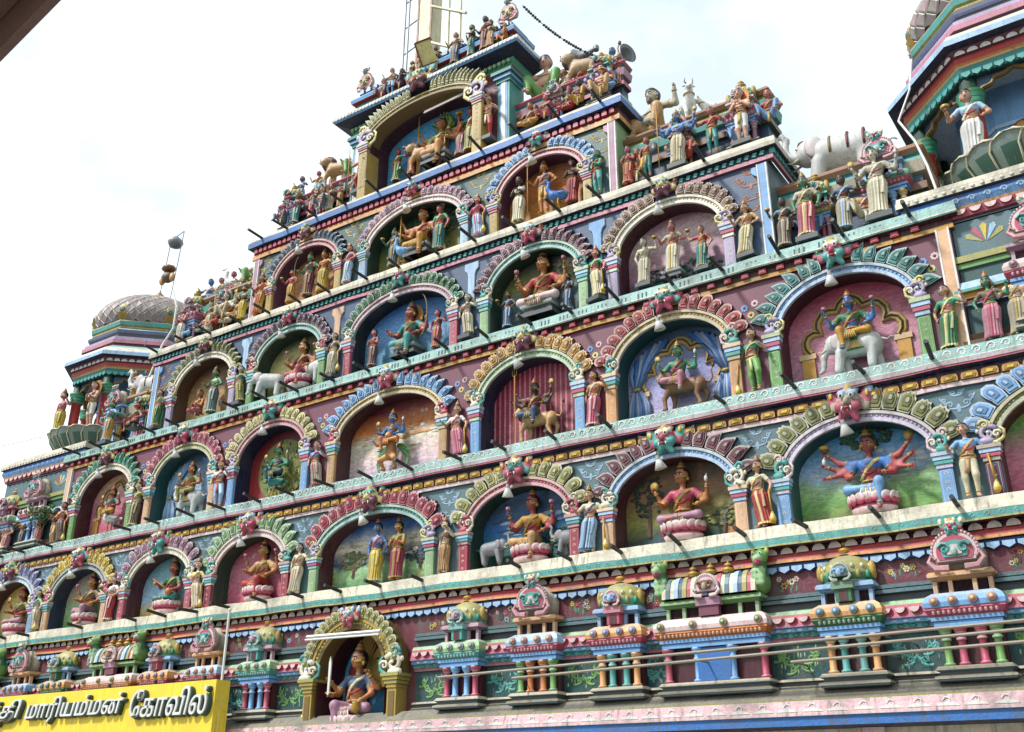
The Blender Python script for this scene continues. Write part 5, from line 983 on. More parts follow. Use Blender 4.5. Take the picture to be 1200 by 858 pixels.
for s, dz in ((1, 0.), (-1, .02)):
    cx, cy = s*10.86, 2.69
    tw = thing('corner_tower', ('eight-sided corner pavilion with tiled dome and woman in white at its front' if s > 0 else 'eight-sided corner pavilion with tiled dome and lamp finial on top'), 'tower', (cx, cy, dz))
    O = octo(0, 0, 1.0)
    def osw(pr): return MB().sweep(O, [(o-1.0, z, c) for o, z, c in pr], closed=True)
    osw([(.0, 9.98, 'stone'), (1.72, 9.95, 'cream'), (1.74, 9.85, 'greenD'), (1.45, 9.84, 'slate'), (1.45, 9.2, 'slate')]).build('platform', tw)
    c_ = osw([(1.02, 11.6, 'blueL'), (1.02, 10.85, 'blueP'), (1.04, 10.84, 'blueP'), (1.04, 10.78, 'blueL'), (1.02, 10.77, 'blueL'), (1.02, 9.9, 'blueL')]).build('core_wall', tw)
    for k in range(8):
        a = math.radians(-90+45*k); f = MB(); f.prism([(.36*math.cos(t), .36*math.sin(t)) for t in np.linspace(0, 2*math.pi, 24)[:-1]], -.02, 0, 'maroonM')
        for j in range(10): t = j*.628; f.ell((.25*math.cos(t), -.025, .25*math.sin(t)), (.085, .014, .085), 'amber' if j % 2 else 'yellow', 8, 4)
        for j in range(6): t = j*1.047; f.ell((.11*math.cos(t), -.04, .11*math.sin(t)), (.055, .014, .055), 'orangeP', 8, 4)
        f.ell((0, -.05, 0), (.05, .02, .05), 'yellowP', 8, 6); f.build('flower_disc', c_).matrix_local = Matrix.Rotation(a+math.pi/2, 4, 'Z') @ Matrix.Translation((0, -1.05, 10.45))
    e = osw([(1.45, 13.03, 'stone'), (1.46, 13.0, 'tealp'), (1.44, 12.9, 'oliveP'), (1.4, 12.88, 'oliveP'), (1.42, 12.83, 'brownL'), (1.42, 12.8, 'blueP'), (1.5, 12.74, 'slate'), (1.5, 12.68, 'lilac'), (1.45, 12.66, 'greyD'), (1.45, 12.56, 'blueP'), (1.55, 12.52, 'lilac'), (1.55, 12.44, 'pinkP'), (1.6, 12.42, 'pink'), (1.6, 12.32, 'mauve'), (1.55, 12.3, 'mauve'), (1.55, 12.26, 'mint'), (1.8, 12.1, 'cream'), (1.9, 11.98, 'blueP'), (1.92, 11.95, 'blueP'), (1.92, 11.86, 'navy'), (1.78, 11.84, 'maroonM'), (1.72, 11.72, 'red'), (1.72, 11.62, 'orangeP'), (1.69, 11.6, 'orangeP'), (1.68, 11.57, 'teal'), (1.64, 11.42, 'tealD'), (1.55, 11.41, 'tealp'), (1.45, 11.5, 'blueP'), (0.9, 11.5, 'blueP')]).build('eave', tw)
    sc_ = MB().prism(halfdisc(.088), -.03, .03, 'white', 'mauve', .12).mesh('lotus_scallop'); th = MB().prism([(-.07, 0), (0, -.05), (.07, 0), (.07, .06), (-.07, .06)], -.02, .02, 'tealp', 'teal', .1).mesh('valance_tooth')
    for k in (3, 4, 5, 6, 7):
        a = math.radians(-90+45*(k-5)); R = Matrix.Rotation(a+math.pi/2, 4, 'Z'); ln = 1.72*math.tan(math.pi/8)
        for j in range(8): x = -ln+ln*2*(j+.5)/8; put('lotus_scallop', sc_, e, R @ Matrix.Translation((x, -1.745, 11.73)))
        ln = 1.65*math.tan(math.pi/8)
        for j in range(9): x = -ln+ln*2*(j+.5)/9; put('valance_tooth', th, e, R @ Matrix.Translation((x, -1.65, 11.44)))
    cm = MB().lathe((0, 0, 0), [(.17, 0, 'redD'), (.17, .08, 'red'), (.12, .1, 'red'), (.12, .95, 'red'), (.15, .97, 'jade'), (.17, 1.02, 'greenD'), (.15, 1.05, 'jade'), (.18, 1.1, 'greenD'), (.16, 1.13, 'jade'), (.2, 1.18, 'green'), (.2, 1.24, 'greenD'), (.13, 1.25, 'greenD'), (.13, 1.6, 'slate')], 14).mesh('pillar', None, True)
    for p in octo(0, 0, 1.5): put('pillar', cm, tw, Matrix.Translation((p[0], p[1], 9.94)))
    for k in range(8):   # cusped arch boards between the pillars
        a = math.radians(-90+45*k); b = MB(); ln = 1.5*math.tan(math.pi/8)
        pts = [(-ln, 11.5), (-ln, 11.0), (-ln*.8, 11.1), (-ln*.72, 11.22), (-ln*.5, 11.25), (-ln*.42, 11.34), (-ln*.2, 11.35), (0, 11.42), (ln*.2, 11.35), (ln*.42, 11.34), (ln*.5, 11.25), (ln*.72, 11.22), (ln*.8, 11.1), (ln, 11.0), (ln, 11.5)]
        b.prism(pts, -1.53, -1.45, 'slate', 'goldd'); b.tube([(x, -1.54, z) for x, z in pts[1:-1]], .03, 'goldd', 5); b.build('arch_board', tw).matrix_local = Matrix.Rotation(a+math.pi/2, 4, 'Z')
    # dome with its diamond tiles
    DR = [(1.42, 13.0), (1.52, 13.15), (1.55, 13.32), (1.49, 13.54), (1.34, 13.76), (1.1, 13.96), (.8, 14.12), (.46, 14.23), (.16, 14.28)]
    d_ = MB().lathe((0, 0, 0), [(r, z, 'brown') for r, z in DR], 32).build('dome', tw, smooth=True)
    sl_ = [0]
    for (r0, z0), (r1, z1) in zip(DR, DR[1:]): sl_.append(sl_[-1]+math.hypot(r1-r0, z1-z0))
    NT, NR = 30, 13; tot = sl_[-1]*.93
    def dp(u): i = max(0, min(len(DR)-2, int(np.searchsorted(sl_, u))-1)); t_ = (u-sl_[i])/(sl_[i+1]-sl_[i]); return DR[i][0]+(DR[i+1][0]-DR[i][0])*t_, DR[i][1]+(DR[i+1][1]-DR[i][1])*t_
    for i in range(NR):
        u = tot*(i+.5)/NR; hh = tot/NR*1.02; (rc, zc_), (rt, zt), (rb, zb) = dp(u), dp(min(sl_[-1]*.97, u+hh)), dp(max(0, u-hh)); wd = math.pi/NT*rc*.9
        q = MB(); k_ = .78; A_ = [(rb+.012, 0, zb), (rc+.014, wd, zc_), (rt+.012, 0, zt), (rc+.014, -wd, zc_)]; ctr = np.mean(A_, axis=0); I_ = [tuple(ctr+(np.array(a_)-ctr)*k_+np.array([.02, 0, .004])) for a_ in A_]
        tc_ = mixc('tile', RND.choice(['maroon', 'rose', 'stone']), .2)
        q.add(A_+I_, [(0, 1, 5, 4), (1, 2, 6, 5), (2, 3, 7, 6), (3, 0, 4, 7), (4, 5, 6, 7)], [col('stone'), tint('tile', .45), tint('tile', .45), col('stone'), tc_])
        me = q.mesh('roof_tile')
        for j in range(NT):
            a = 2*math.pi*(j+.5*(i % 2))/NT; deg = math.degrees(a) % 360
            if (165 < deg < 350) if s > 0 else (195 < deg < 365 or deg < 30): put('roof_tile', me, d_, Matrix.Rotation(a, 4, 'Z'))
    q = MB().ell((1.53, 0, 13.34), (.05, .13, .17), 'gold', 8, 6).ell((1.57, 0, 13.34), (.035, .085, .085), 'greyG', 8, 6)
    for t_ in (-.1, -.05, 0, .05, .1): q.tube([(1.46, t_*.5, 13.04), (1.57, t_, 13.26)], .03, 'gold', 5, .04)
    me = q.mesh('rim_palmette', GILT)
    for k in range(8): put('rim_palmette', me, d_, Matrix.Rotation(math.radians(22.5+45*k), 4, 'Z'))
    f = MB().lathe((0, 0, 14.21), [(.42, 0, 'tealp'), (.45, .05, 'pinkP'), (.3, .1, 'greenP'), (.2, .14, 'stone'), (.1, .18, 'gold'), (.14, .24, 'gold'), (.12, .3, 'goldd'), (.05, .36, 'gold'), (.02, .44, 'gold')], 12); f.build('finial', tw, GILT, True)
    # half-round lotus balcony
    LB = (0, -.95); lb = MB().lathe((LB[0], LB[1], 0), [(.8, 9.28, 'greenD'), (.95, 9.5, 'olive'), (1.16, 9.82, 'greenP'), (1.2, 9.86, 'oliveP'), (1.1, 9.87, 'stone'), (.2, 9.88, 'stone')], 26).build('lotus_balcony', tw)
    for k in range(10):
        a = math.pi+math.pi*(k+.5)/10; q = MB(); wd = .29; vs = []
        for u in range(6):
            t_ = u/5; rr_ = .84+.42*t_+.04*math.sin(t_*3); zz = 9.3+.6*t_**.9; w_ = wd*(.72+.3*t_)*(1 if u < 5 else .8)
            if u == 5: zz += .04
            for e_ in (-1, -.5, 0, .5, 1): vs.append((rr_*1.0+.05*(1-e_*e_), e_*w_, zz))
        fs = [(i*5+j, i*5+j+1, (i+1)*5+j+1, (i+1)*5+j) for i in range(5) for j in range(4)]
        gc = mixc('green', 'greyG', .5); q.add(vs, fs, [tint(gc, .25) if (f_ % 4 in (0, 3) or f_ > 15) else mixc(gc, 'greenD', .25) for f_ in range(20)])
        
        for e_ in (-.09, 0, .09): q.tube([(1.04-abs(e_)*.3, e_*.8, 9.36), (1.19-abs(e_)*.3, e_, 9.6)], .009, 'greenD', 4, .003)
        q.tube([(rr0+.015, wd*sg_, zz0) for rr0, sg_, zz0 in ((.9, -.78, 9.36), (1.06, -.9, 9.56), (1.2, -1.0, 9.76), (1.25, -.8, 9.9), (1.31, -.3, 9.945), (1.31, .3, 9.945), (1.25, .8, 9.9))], .016, 'ivory', 5)
        o = q.build('lotus_leaf', lb, smooth=True); o.matrix_local = Matrix.Translation((LB[0], LB[1], 0)) @ Matrix.Rotation(a, 4, 'Z')
# ================================================================ statues
TIER = {1: 'lowest tier', 2: 'second tier', 3: 'third tier', 4: 'fourth tier', 5: 'top tier'}
def niche(r, c, what, dx=0, dy=.17, dz=0, **k):
    d = ROW[r]; Y = d['y']+dy; name = k.pop('name', 'deity_statue'); lab = '%s in %s-petalled niche, %s' % (what, ARCH[r, c][4], TIER[r])
    return figure(name, lab, (xc(c)+dx, Y, fl(r, Y)+dz), **k)
def seated(r, c, what, H=.98, dx=0, **k):
    k.setdefault('pose', 'lotus'); k.setdefault('ped', 'lotus'); H *= 1.4; return niche(r, c, what, dx+.08, .24, (.16 if k['ped'] == 'lotus' else .12)*H, H=H, **k)
# ---- lowest tier
seated(1, 3, 'eight-armed red-skinned seated deity in blue', H=.93, pose='lalitaR', skn='skinR', lower='blueL', upper='blue', arms='eight', h=.019, border='yellowP')
seated(1, 2, 'orange-skinned four-armed seated deity with pink shawl', H=.95, skn='skinO', lower='mauveP', upper='rose', arms='four', yaw=-.2)
seated(1, 1, 'red-skinned seated goddess in gold between elephants', H=.95, pose='lalitaR', skn='skinR', lower='tan', upper='amber', arms='fourL', yaw=-.3, dx=.05)
niche(1, 0, 'blue-skinned standing deity in yellow robe', dx=-.02, H=.98, skn='skinB', lower='yellow', upper='lilac', arms='down', female=False, sash='mauveP', border='yellowP', dy=.2)
niche(1, 0, 'standing goddess in crimson sari', dx=.45, H=.94, skn='skinO', lower='crimson', upper='olive', arms='pray', yaw=-.35, dy=.2)
seated(1, -1, 'orange goddess in red seated on lotus', H=.95, pose='lalitaR', skn='skinO', lower='red', upper='tan', arms='fourL', yaw=-.4, dx=.08)
seated(1, -2, 'red-faced goddess in green blouse with lute', H=.93, skn='skinR', lower='teal', upper='green', arms='veena', yaw=-.4, dx=.12)
seated(1, -3, 'goddess in mauve dress seated on lotus', H=.93, pose='lalitaR', skn='skinO', lower='mauveP', upper='bronze', arms='fourL', yaw=-.4, dx=.1)
seated(1, -4, 'red-skinned deity in olive seated on lotus', H=.93, skn='skinR', lower='mauveP', upper='olive', arms='four', yaw=-.4, dx=.1)
for s, w in ((-1, 'rearing towards the goddess with trunk raised'), (1, 'standing behind the goddess with trunk raised')):
    Y = ROW[1]['y']+.25; beast('elephant_statue', 'small grey elephant %s, yellow-green niche' % w, 'statue', (XC[1]+.12+s*.72, Y-.05, fl(1, Y)+.02), .44, 'elephant_grey', lambda: elephant_mb('grey', True, None), 0, s < 0)
# ---- second tier: riders
EL = elephant_mb('white', False, 'green'); EL2 = elephant_mb('white', True, 'redD')
LI = lion_mb('tan', 'brown'); LI2 = lion_mb('brownL', 'brown')
niche(2, 3, 'blue-skinned deity in green riding white elephant', H=1.1, pose='lalita', seat=.41, skn='skinB', lower='amber', upper='green', arms='fourL', mount=mount_of(EL, 'elephant', .62, (.02, .04, 0)), dx=.05)
niche(2, 2, 'green-skinned four-armed deity riding brown lion', H=1.02, pose='lalitaR', seat=.38, skn='skinG', lower='pink', upper='skinG', arms='four', female=False, sash='red', mount=mount_of(LI2, 'lion', .68, (.04, .05, 0)), dx=.06)
niche(2, 1, 'dark-skinned deity in blue skirt riding tan lion', H=1.0, pose='lalitaR', seat=.38, skn='skinD', lower='slate', upper='redD', arms='six', mount=mount_of(LI, 'lion', .68, (.04, .05, 0)), dx=.06)
def eagle(root):
    P = [cap((0, 0, .3), (0, -.02, .55), .1, .09, 'skinO'), el((0, -.1, .66), (.055, .06, .065), 'orangeP'), cap((0, -.15, .65), (0, -.19, .62), .02, .008, 'yellow')]
    for s in (-1, 1): P += [cap((s*.06, 0, .3), (s*.17, -.12, .2), .065, .045, 'orangeP'), cap((s*.17, -.12, .2), (s*.13, -.02, .05), .045, .03, 'skinO'), cap((s*.13, -.02, .04), (s*.15, -.12, .02), .025, .02, 'skinO'), cap((s*.1, -.02, .54), (s*.24, -.12, .5), .035, .028, 'skinO'), cap((s*.24, -.12, .5), (s*.3, -.2, .58), .028, .02, 'skinO')]
    skin(P, .022).build('eagle_man', root, smooth=True)
    for s in (-1, 1):
        m = MB()
        for i in range(6): m.tube([(s*.1, .05, .5), (s*(.28+.02*i), .06, .5-.06*i), (s*(.36-.01*i), .06, .36-.07*i)], .03, 'green' if i % 2 else 'greenL', 5, .02, .5)
        m.build('wing', root)
niche(2, 0, 'blue-skinned deity carried by an orange eagle-man', H=.98, pose='lalita', seat=.50, skn='skinB', lower='orange', upper='bronze', arms='four', female=False, mount=eagle, yaw=-.2)
niche(2, -1, 'blue-green deity with peacock and leafy screen', H=.98, pose='lalita', seat=.40, skn='skinG', lower='tealD', upper='slate', arms='four', female=False, mount=mount_of(bird_mb('teal'), 'peacock', .66, (.02, -.02, 0)), dx=.1)
niche(2, -2, 'goddess in olive riding white elephant with raised trunk', H=1.05, pose='lalita', seat=.41, skn='skinO', lower='olive', upper='olive', arms='four', mount=mount_of(EL2, 'elephant', .62, (.04, .04, 0)), dx=.12, yaw=-.3)
niche(2, -3, 'red-faced deity in teal garland riding white swan', H=.95, pose='lalita', seat=.42, skn='skinR', lower='amber', upper='teal', arms='four', mount=mount_of(bird_mb('white', swan=True), 'swan', .75, (.03, .04, 0)), dx=.12, yaw=-.3)
# ---- third tier
niche(3, 2, 'standing goddess in white and gold pleated skirt', H=.86, skn='skinK', lower='cream', upper='stone', arms='two', ped='plinth', dz=.15*.86)
niche(3, 2, 'plain ivory woman holding up a bowl', dx=-.52, H=.8, skn='skinW', lower='ivory', upper='ivory', border='stone', arms='lamp', crown=None, name='attendant_statue', gold='stone', c2='stone', ped='slab', dz=.07)
niche(3, 2, 'woman in teal skirt holding up a bowl', dx=.5, H=.72, skn='skinP', lower='teal', upper='red', arms='lampL', crown=None, name='attendant_statue', ped='slab', dz=.06)
seated(3, 1, 'large seated goddess in red blouse and pale pink skirt', H=1.16, pose='lotus', skn='skinO', lower='pinkP', upper='red', arms='fourL', yaw=-.25, ped='plinth', h=.019)
for s, w in ((-1, 'holding a bowl'), (1, 'with folded hands')):
    niche(3, 1, 'small dark blue attendant woman %s' % w, dx=s*.62, H=.66, skn='skinD', lower='slate', upper='slate', border='blueP', arms='offer' if s < 0 else 'pray', crown='band', name='attendant_statue')
seated(3, 0, 'red-skinned goddess in teal sari with bow', H=1.0, pose='lalitaR', skn='skinR', lower='tealp', upper='teal', arms=[(-1, (.2, -.06, -.05), None), (1, (.2, -.08, .02), 'bow'), (-1, (.1, -.14, -.15), None), (1, (.08, -.13, -.2), None)], halo='gold', yaw=-.3, ped='plinth')
for s, w in ((-1, 'purple'), (1, 'rose')):
    niche(3, 0, 'small attendant woman in %s sari' % w, dx=s*.78, H=.74, skn='skinK', lower='plum' if s < 0 else 'rose', upper='mauve', arms='pray' if s < 0 else 'hip', crown='karanda', name='attendant_statue', yaw=-.3)
seated(3, -1, 'orange goddess seated on pink and white lotus', H=.93, pose='lalitaR', skn='skinO', lower='rose', upper='redD', arms='fourL', yaw=-.45, dx=.15)
Y = ROW[3]['y']+.12; beast('elephant_statue', 'white elephant with lowered trunk, purple-petalled niche, third tier', 'statue', (-XC[1]-.55, Y, fl(3, Y)), .62, 'elephant_white', lambda: elephant_mb('white', False, None), .5)
beast('elephant_statue', 'white elephant with raised trunk, purple-petalled niche, third tier', 'statue', (-XC[1]+.62, Y+.12, fl(3, Y+.1)), .6, 'elephant_white_up', lambda: elephant_mb('white', True, None), -.3)
niche(3, -2, 'green-skinned standing deity in grey', dx=.22, H=.98, skn='skinG', lower='greyG', upper='greenP', arms='two', border='ivory', female=False)
niche(3, -2, 'kneeling woman in orange', dx=-.22, H=.95, pose='kneel', skn='skinO', lower='rose', upper='orange', arms='pray', crown=None, name='attendant_statue', dz=.06, yaw=.3)
# ---- fourth tier
niche(4, 1, 'young god with spear in gold shorts', H=1.02, skn='skinO', lower='amber', upper='skinO', arms=[(-1, (.15, -.1, -.08), 'spear'), (1, (.07, -.08, -.22), None)], female=False, sash='lilac', legs=('bent',), bare=True, h=.019)
niche(4, 1, 'white-robed monk with folded hands', dx=-.52, H=.92, skn='skinD', lower='ivory', upper='ivory', border='cream', arms='pray', crown='none', hair='skinD', female=False, name='attendant_statue', gold='stone', c2='stone', dy=.12)
niche(4, 1, 'bearded brown man in red wrap', dx=.62, H=.9, skn='skinD', lower='red', upper='bronze', border='redD', arms='pray', crown='turban', female=False, name='attendant_statue', beard='grey', gold='goldd')
Y = ROW[4]['y']+.1; beast('peacock_statue', 'blue peacock beside the young god, sky-blue-petalled niche', 'statue', (XC[1]+.38, Y, fl(4, Y)), .62, 'peacock', lambda: bird_mb('blue'), .3)
seated(4, 0, 'golden god seated with peacock', H=1.05, pose='lalitaR', skn='skinO', lower='amber', upper='orangeP', arms='six', yaw=-.2, ped='plinth', female=False, sash='rose')
Y = ROW[4]['y']+.08; beast('peacock_statue', 'blue and white peacock at the knee of golden god', 'statue', (-.22, Y, fl(4, Y)), .6, 'peacock_pale', lambda: bird_mb('blueL'), .4)
niche(4, 0, 'green-faced attendant in grey dress', dx=-.62, H=.8, skn='skinG', lower='greyG', upper='bronze', arms='offer', name='attendant_statue')
niche(4, 0, 'attendant in teal sari', dx=.55, H=.98, skn='skinK', lower='teal', upper='jade', arms='down', name='attendant_statue', crown='karanda')
niche(4, -1, 'green-faced archer god in maroon robe', H=.98, skn='skinG', lower='maroonM', upper='mauve', arms=[(-1, (.17, -.1, -.1), 'bow'), (1, (.07, -.1, -.12), None)], female=False, sash='rose')
niche(4, -1, 'red-skinned bearer in gold skirt', dx=-.45, H=.75, skn='skinR', lower='amber', upper='skinR', arms='offer', crown='turban', female=False, name='attendant_statue', dy=.1)
niche(4, -1, 'orange-skinned companion in yellow skirt', dx=.42, H=.92, skn='skinO', lower='yellow', upper='orange', arms='hip', name='attendant_statue', female=False)
# ---- top tier
seated(5, 0, 'orange goddess under a serpent hood on a lion', H=1.1, pose='lalitaR', skn='skinO', lower='orangeP', upper='olive', arms='six', crown='hood', ped='plinth', yaw=-.2, dx=.1, mount=mount_of(lion_mb('tan', 'brown'), 'lion', .5, (-.22, -.06, -.14)))
niche(5, 0, 'pale attendant in red skirt with folded hands', dx=-.62, H=.8, skn='skinP', lower='red', upper='cream', arms='pray', crown='karanda', name='attendant_statue', dy=.28)
niche(5, 0, 'attendant in mauve skirt offering a bowl', dx=.68, H=.86, skn='skinK', lower='mauveP', upper='tan', arms='offer', crown='karanda', name='attendant_statue', dy=.28)
niche(5, 0, 'attendant in green sari holding a whisk', dx=-.95, H=.78, skn='skinR', lower='green', upper='green', border='yellowP', arms='lamp', crown=None, name='attendant_statue')
niche(5, 0, 'red-skinned attendant in green sari with raised bowl', dx=1.02, H=1.02, skn='skinR', lower='olive', upper='green', border='yellowP', arms='lampL', crown=None, name='attendant_statue', yaw=-.4)
# ---- guardians between the arches
def gname(r, i, cs):
    if i == 0: return 'beside outer side of %s arch' % ARCH[r, cs[0]][4]
    if i == len(cs): return 'beside outer side of %s arch' % ARCH[r, cs[-1]][4]
    return 'between %s and %s arches' % (ARCH[r, cs[i-1]][4], ARCH[r, cs[i]][4])
GU = {1: [None, ('cream', 'greenP', 'skinW', 'greyG', 'pale'), ('red', 'white', 'skinP', 'white', 'red and white'), ('cream', 'yellowP', 'skinW', 'tan', 'cream'), ('cream', 'ivory', 'skinW', 'tan', 'ivory'), ('tan', 'bronze', 'skinW', 'brownL', 'bronze'), ('blueP', 'ivory', 'skinP', 'slate', 'blue and white'), ('red', 'ivory', 'skinP', 'yellowP', 'red'), ('ivory', 'blueL', 'skinP', 'tan', 'cream and blue'), None],
      2: [('bronze', 'tan', 'skinK', 'redD', 'bronze'), ('bronze', 'olive', 'skinW', 'yellowP', 'olive'), ('blueP', 'white', 'skinP', 'rose', 'pale blue'), ('stone', 'blueL', 'skinP', 'red', 'grey and blue'), ('pink', 'white', 'skinP', 'rose', 'pink'), ('rose', 'tan', 'skinO', 'pinkP', 'rose'), ('greenL', 'jade', 'skinP', 'yellowP', 'light green'), ('green', 'jade', 'skinP', 'yellowP', 'green')],
      3: [('green', 'jade', 'skinP', 'yellow', 'green'), ('olive', 'jade', 'skinW', 'yellow', 'yellow-green'), ('ivory', 'bronze', 'skinW', 'stone', 'ivory'), ('ivory', 'stone', 'skinW', 'bronze', 'stone-white'), ('ivory', 'jade', 'skinK', 'yellowP', 'cream'), ('ivory', 'tan', 'skinP', 'gold', 'buff')],
      4: [('amber', 'orange', 'skinO', 'red', 'orange'), ('blueP', 'rose', 'skinK', 'white', 'white and rose'), ('blueP', 'rose', 'skinK', 'rose', 'pale pink'), ('tealp', 'jade', 'skinG', 'red', 'green-skinned')]}
for r in GU:
    cs = list(range(-ROW[r]['n'], ROW[r]['n']+1)); d = ROW[r]
    for i, g in enumerate(GU[r]):
        if not g: continue
        if i == 0: x = xc(cs[0])-HW(r, cs[0])-.42
        elif i == len(cs): x = xc(cs[-1])+HW(r, cs[-1])+.40
        else: x = (xc(cs[i-1])+HW(r, cs[i-1])+xc(cs[i])-HW(r, cs[i]))/2
        if r == 4 and i in (0, 3): x = math.copysign(4.25, x)
        Y = d['y']-.04; H = {1: .84, 2: .88, 3: .82, 4: .85}[r]; lo, upc, sk, bo, w = g; rr = random.Random(r*17+i); pl = r == 3
        leftm = rr.random() < .25
        figure('guardian_statue', '%s crowned guardian statue %s, %s' % (w, gname(r, i, cs), TIER[r]), (x, Y, fl(r, Y)+(.085*H if pl else 0)), H*rr.uniform(.95, 1.06), rr.uniform(-.35, .2), 'stand', sk, lo, upc, bo, 'pray' if (r == 4 and i == 3) else rr.choice(['guard', 'guard', 'guardL', 'hip', 'offer', [(-1, (.13, -.12, .0), 'lotus'), (1, (.1, -.05, -.26), 'mace')], [(-1, (.06, -.04, -.24), None), (1, (.13, -.12, -.02), 'lotus')]]), 'kirita' if rr.random() < .45 else 'karanda', yaw=rr.uniform(-.35, .1), sway=rr.choice([-.045, -.03, .03, .045]), ped='slab' if pl else None, group='guardian statues between the arches', legs=('bent',) if rr.random() < .3 else None)
for s, w in ((-1, 'beside the arch end nearest the prowling lion'), (1, 'beside the arch end below the moustached giant')):
    Y = ROW[5]['y']-.1; figure('guardian_statue', 'dancing red and cream figure on slab %s' % ('by tall top niche, leg bent' if s > 0 else 'by tall top niche, staff raised'), (s*1.68, Y-.06, fl(5, Y)+.1), .98, 0, 'stride', 'skinP', 'red', 'skinP', 'cream', 'dance' if s > 0 else [(-1, (.2, -.05, .1), 'staff'), (1, (.08, -.14, -.1), None)], female=False, ped='slab', group='guardian statues between the arches')
# ---- the goddess in the shrine arch of the base
figure('deity_statue', 'large orange-skinned enthroned goddess with sword in gilded shrine arch', (-.08, W0+.05, 2.83), 1.66, 0, 'lalita', 'skinO', 'mauveP', 'slate', 'ivory', [(-1, (.13, -.12, -.02), None), (-1, (.07, -.16, -.15), 'sword'), (1, (.09, -.1, .02), None), (1, (.03, -.15, -.22), 'pot')], 'kirita', yaw=-.3, ped='lotus', h=.016, gold='gold')

# ---- figures on the stepped ends, placed by where they stand in the photograph
def roof(px, py, Y, r, what, H, dz=0, name='rooftop_statue', **k):
    p = at(px, py, Y=Y); return figure(name, what, (p[0], Y, fl(r, Y)+dz), H, **k)
roof(922, 290, .5, 3, 'dark bronze figure carrying an offering by light blue pilaster', .8, skn='skinD', lower='bronze', upper='greyG', border='stone', arms='offer', crown=None)
roof(948, 275, .42, 3, 'green-faced deity in red and cream beside miniature pink shrine', .98, .05, skn='skinG', lower='rose', upper='stone', border='yellowP', arms='down', ped='slab')
roof(993, 270, .5, 3, 'dark-skinned woman in blue and white between two miniature shrines', .86, skn='skinD', lower='stone', upper='slate', border='blueP', arms='hip', crown=None)
roof(1033, 252, .42, 3, 'white four-armed deity on slab before blue miniature shrine', 1.05, .06, skn='skinW', lower='ivory', upper='stone', border='cream', arms='four', ped='slab', gold='stone', crown='karanda')
roof(737, 212, .75, 4, 'red-robed figure with folded hands beside pink pilaster', .72, skn='skinK', lower='red', upper='redD', arms='pray', crown='none')
roof(759, 200, .75, 4, 'figure in red top and teal trousers with shield', .76, skn='skinK', lower='teal', upper='red', arms=[(-1, (.04, -.03, -.28), None), (1, (.1, -.1, -.16), 'shield')], legs=('s',), crown='band')
roof(796, 192, .68, 4, 'blue-skinned multi-armed deity in cream before miniature shrine', .98, .02, skn='skinB', lower='cream', upper='blueL', arms='six', female=False, ped='slab')
roof(836, 178, .75, 4, 'dancer in red bodice and teal trousers', .88, skn='skinK', lower='teal', upper='red', arms='dance', legs=('bent',), crown='band')
roof(872, 175, .68, 4, 'golden-skinned winged youth in white shorts on slab', .98, .02, skn='skinP', lower='white', upper='skinP', arms='pray', female=False, legs=('s',), bare=True, ped='slab', halo='amber', crown='none')
roof(905, 160, .9, 4, 'seated musician in red and blue at third tier corner', .9, .3, pose='squat', skn='skinK', lower='blueL', upper='red', arms='two', crown='band')
roof(640, 155, 1.05, 5, 'reclining pink figure with drum at foot of step', .8, .12, pose='squat', skn='skinK', lower='rose', upper='bronze', arms=[(-1, (.05, -.16, -.16), 'drum'), (1, (.1, -.1, -.1), None)], crown='band')
roof(679, 130, 1.0, 5, 'dark seated drummer in gold wrap', .85, .12, pose='squat', skn='skinD', lower='amber', upper='bronze', arms=[(-1, (.03, -.16, -.16), 'drum'), (1, (.08, -.12, -.1), None)], crown='none', female=False)
roof(706, 118, .95, 5, 'muscular golden figure kneeling with hands on hips', 1.0, .12, pose='squat', skn='skinP', lower='tan', upper='skinP', arms='hip', female=False, crown='turban', bulk=1.1)
roof(727, 100, 1.3, 5, 'small red figure at side of corner shrine', .7, .1, skn='skinR', lower='redD', upper='red', arms='pray')
# giants and beasts on top of the steps
def giant(px, py, Y, z, what, H, **k):
    p = at(px, py, Y=Y); return figure('giant_statue', what, (p[0], Y, z), H, pose='squat', female=False, bulk=1.36, **k)
giant(640, 105, 1.55, 14.62, 'huge pink-skinned giant in green wrap holding up the roof', 1.75, skn='skinP', lower='greenL', arms=[(-1, (.16, -.05, .12), None), (1, (.1, -.05, -.2), None)], crown='none', hair='slate', rz=.15, c2='plum', h=.018)
giant(767, 150, 1.4, 12.62, 'huge bronze moustached giant seated on third tier step', 1.75, skn='stone', lower='tan', arms=[(-1, (.14, -.12, -.2), None), (1, (.18, -.02, .08), None)], crown='none', hair='ink', rz=-.35, beard='bronze', h=.018)
for px, py, Y, z, w in ((425, 170, 1.55, 14.62, 'olive giant crouching behind gilded dancer, opposite step'), (308, 285, 1.4, 12.62, 'grey-green giant crouching beside slate-blue-petalled arch wall')):
    giant(px, py, Y, z, w, 1.5, skn='stone', lower='greenL', arms='two', crown='none', hair='purple', rz=.2, h=.022)
def beastp(name, what, px, py, Y, z, s, key, fn, rz=0, flip=False):
    p = at(px, py, Y=Y); return beast(name, what, 'statue', (p[0], Y, z), s, key, fn, rz, flip)
beastp('lion_statue', 'large tan lion with brown mane on step below horn speaker', 690, 100, 1.6, 14.56, .95, 'lion', lambda: lion_mb(mixc('tan', 'stone', .4), 'brown'), .15)
beastp('lion_statue', 'large lion with dark mane facing outward on opposite top step', 400, 205, 1.5, 14.58, .9, 'lion_dark', lambda: lion_mb('tan', 'brown'), .2)
beastp('bull_statue', 'white bull with horns behind moustached giant', 803, 118, 1.45, 12.55, .78, 'bull', lambda: bull_mb('white'), -.9, True)
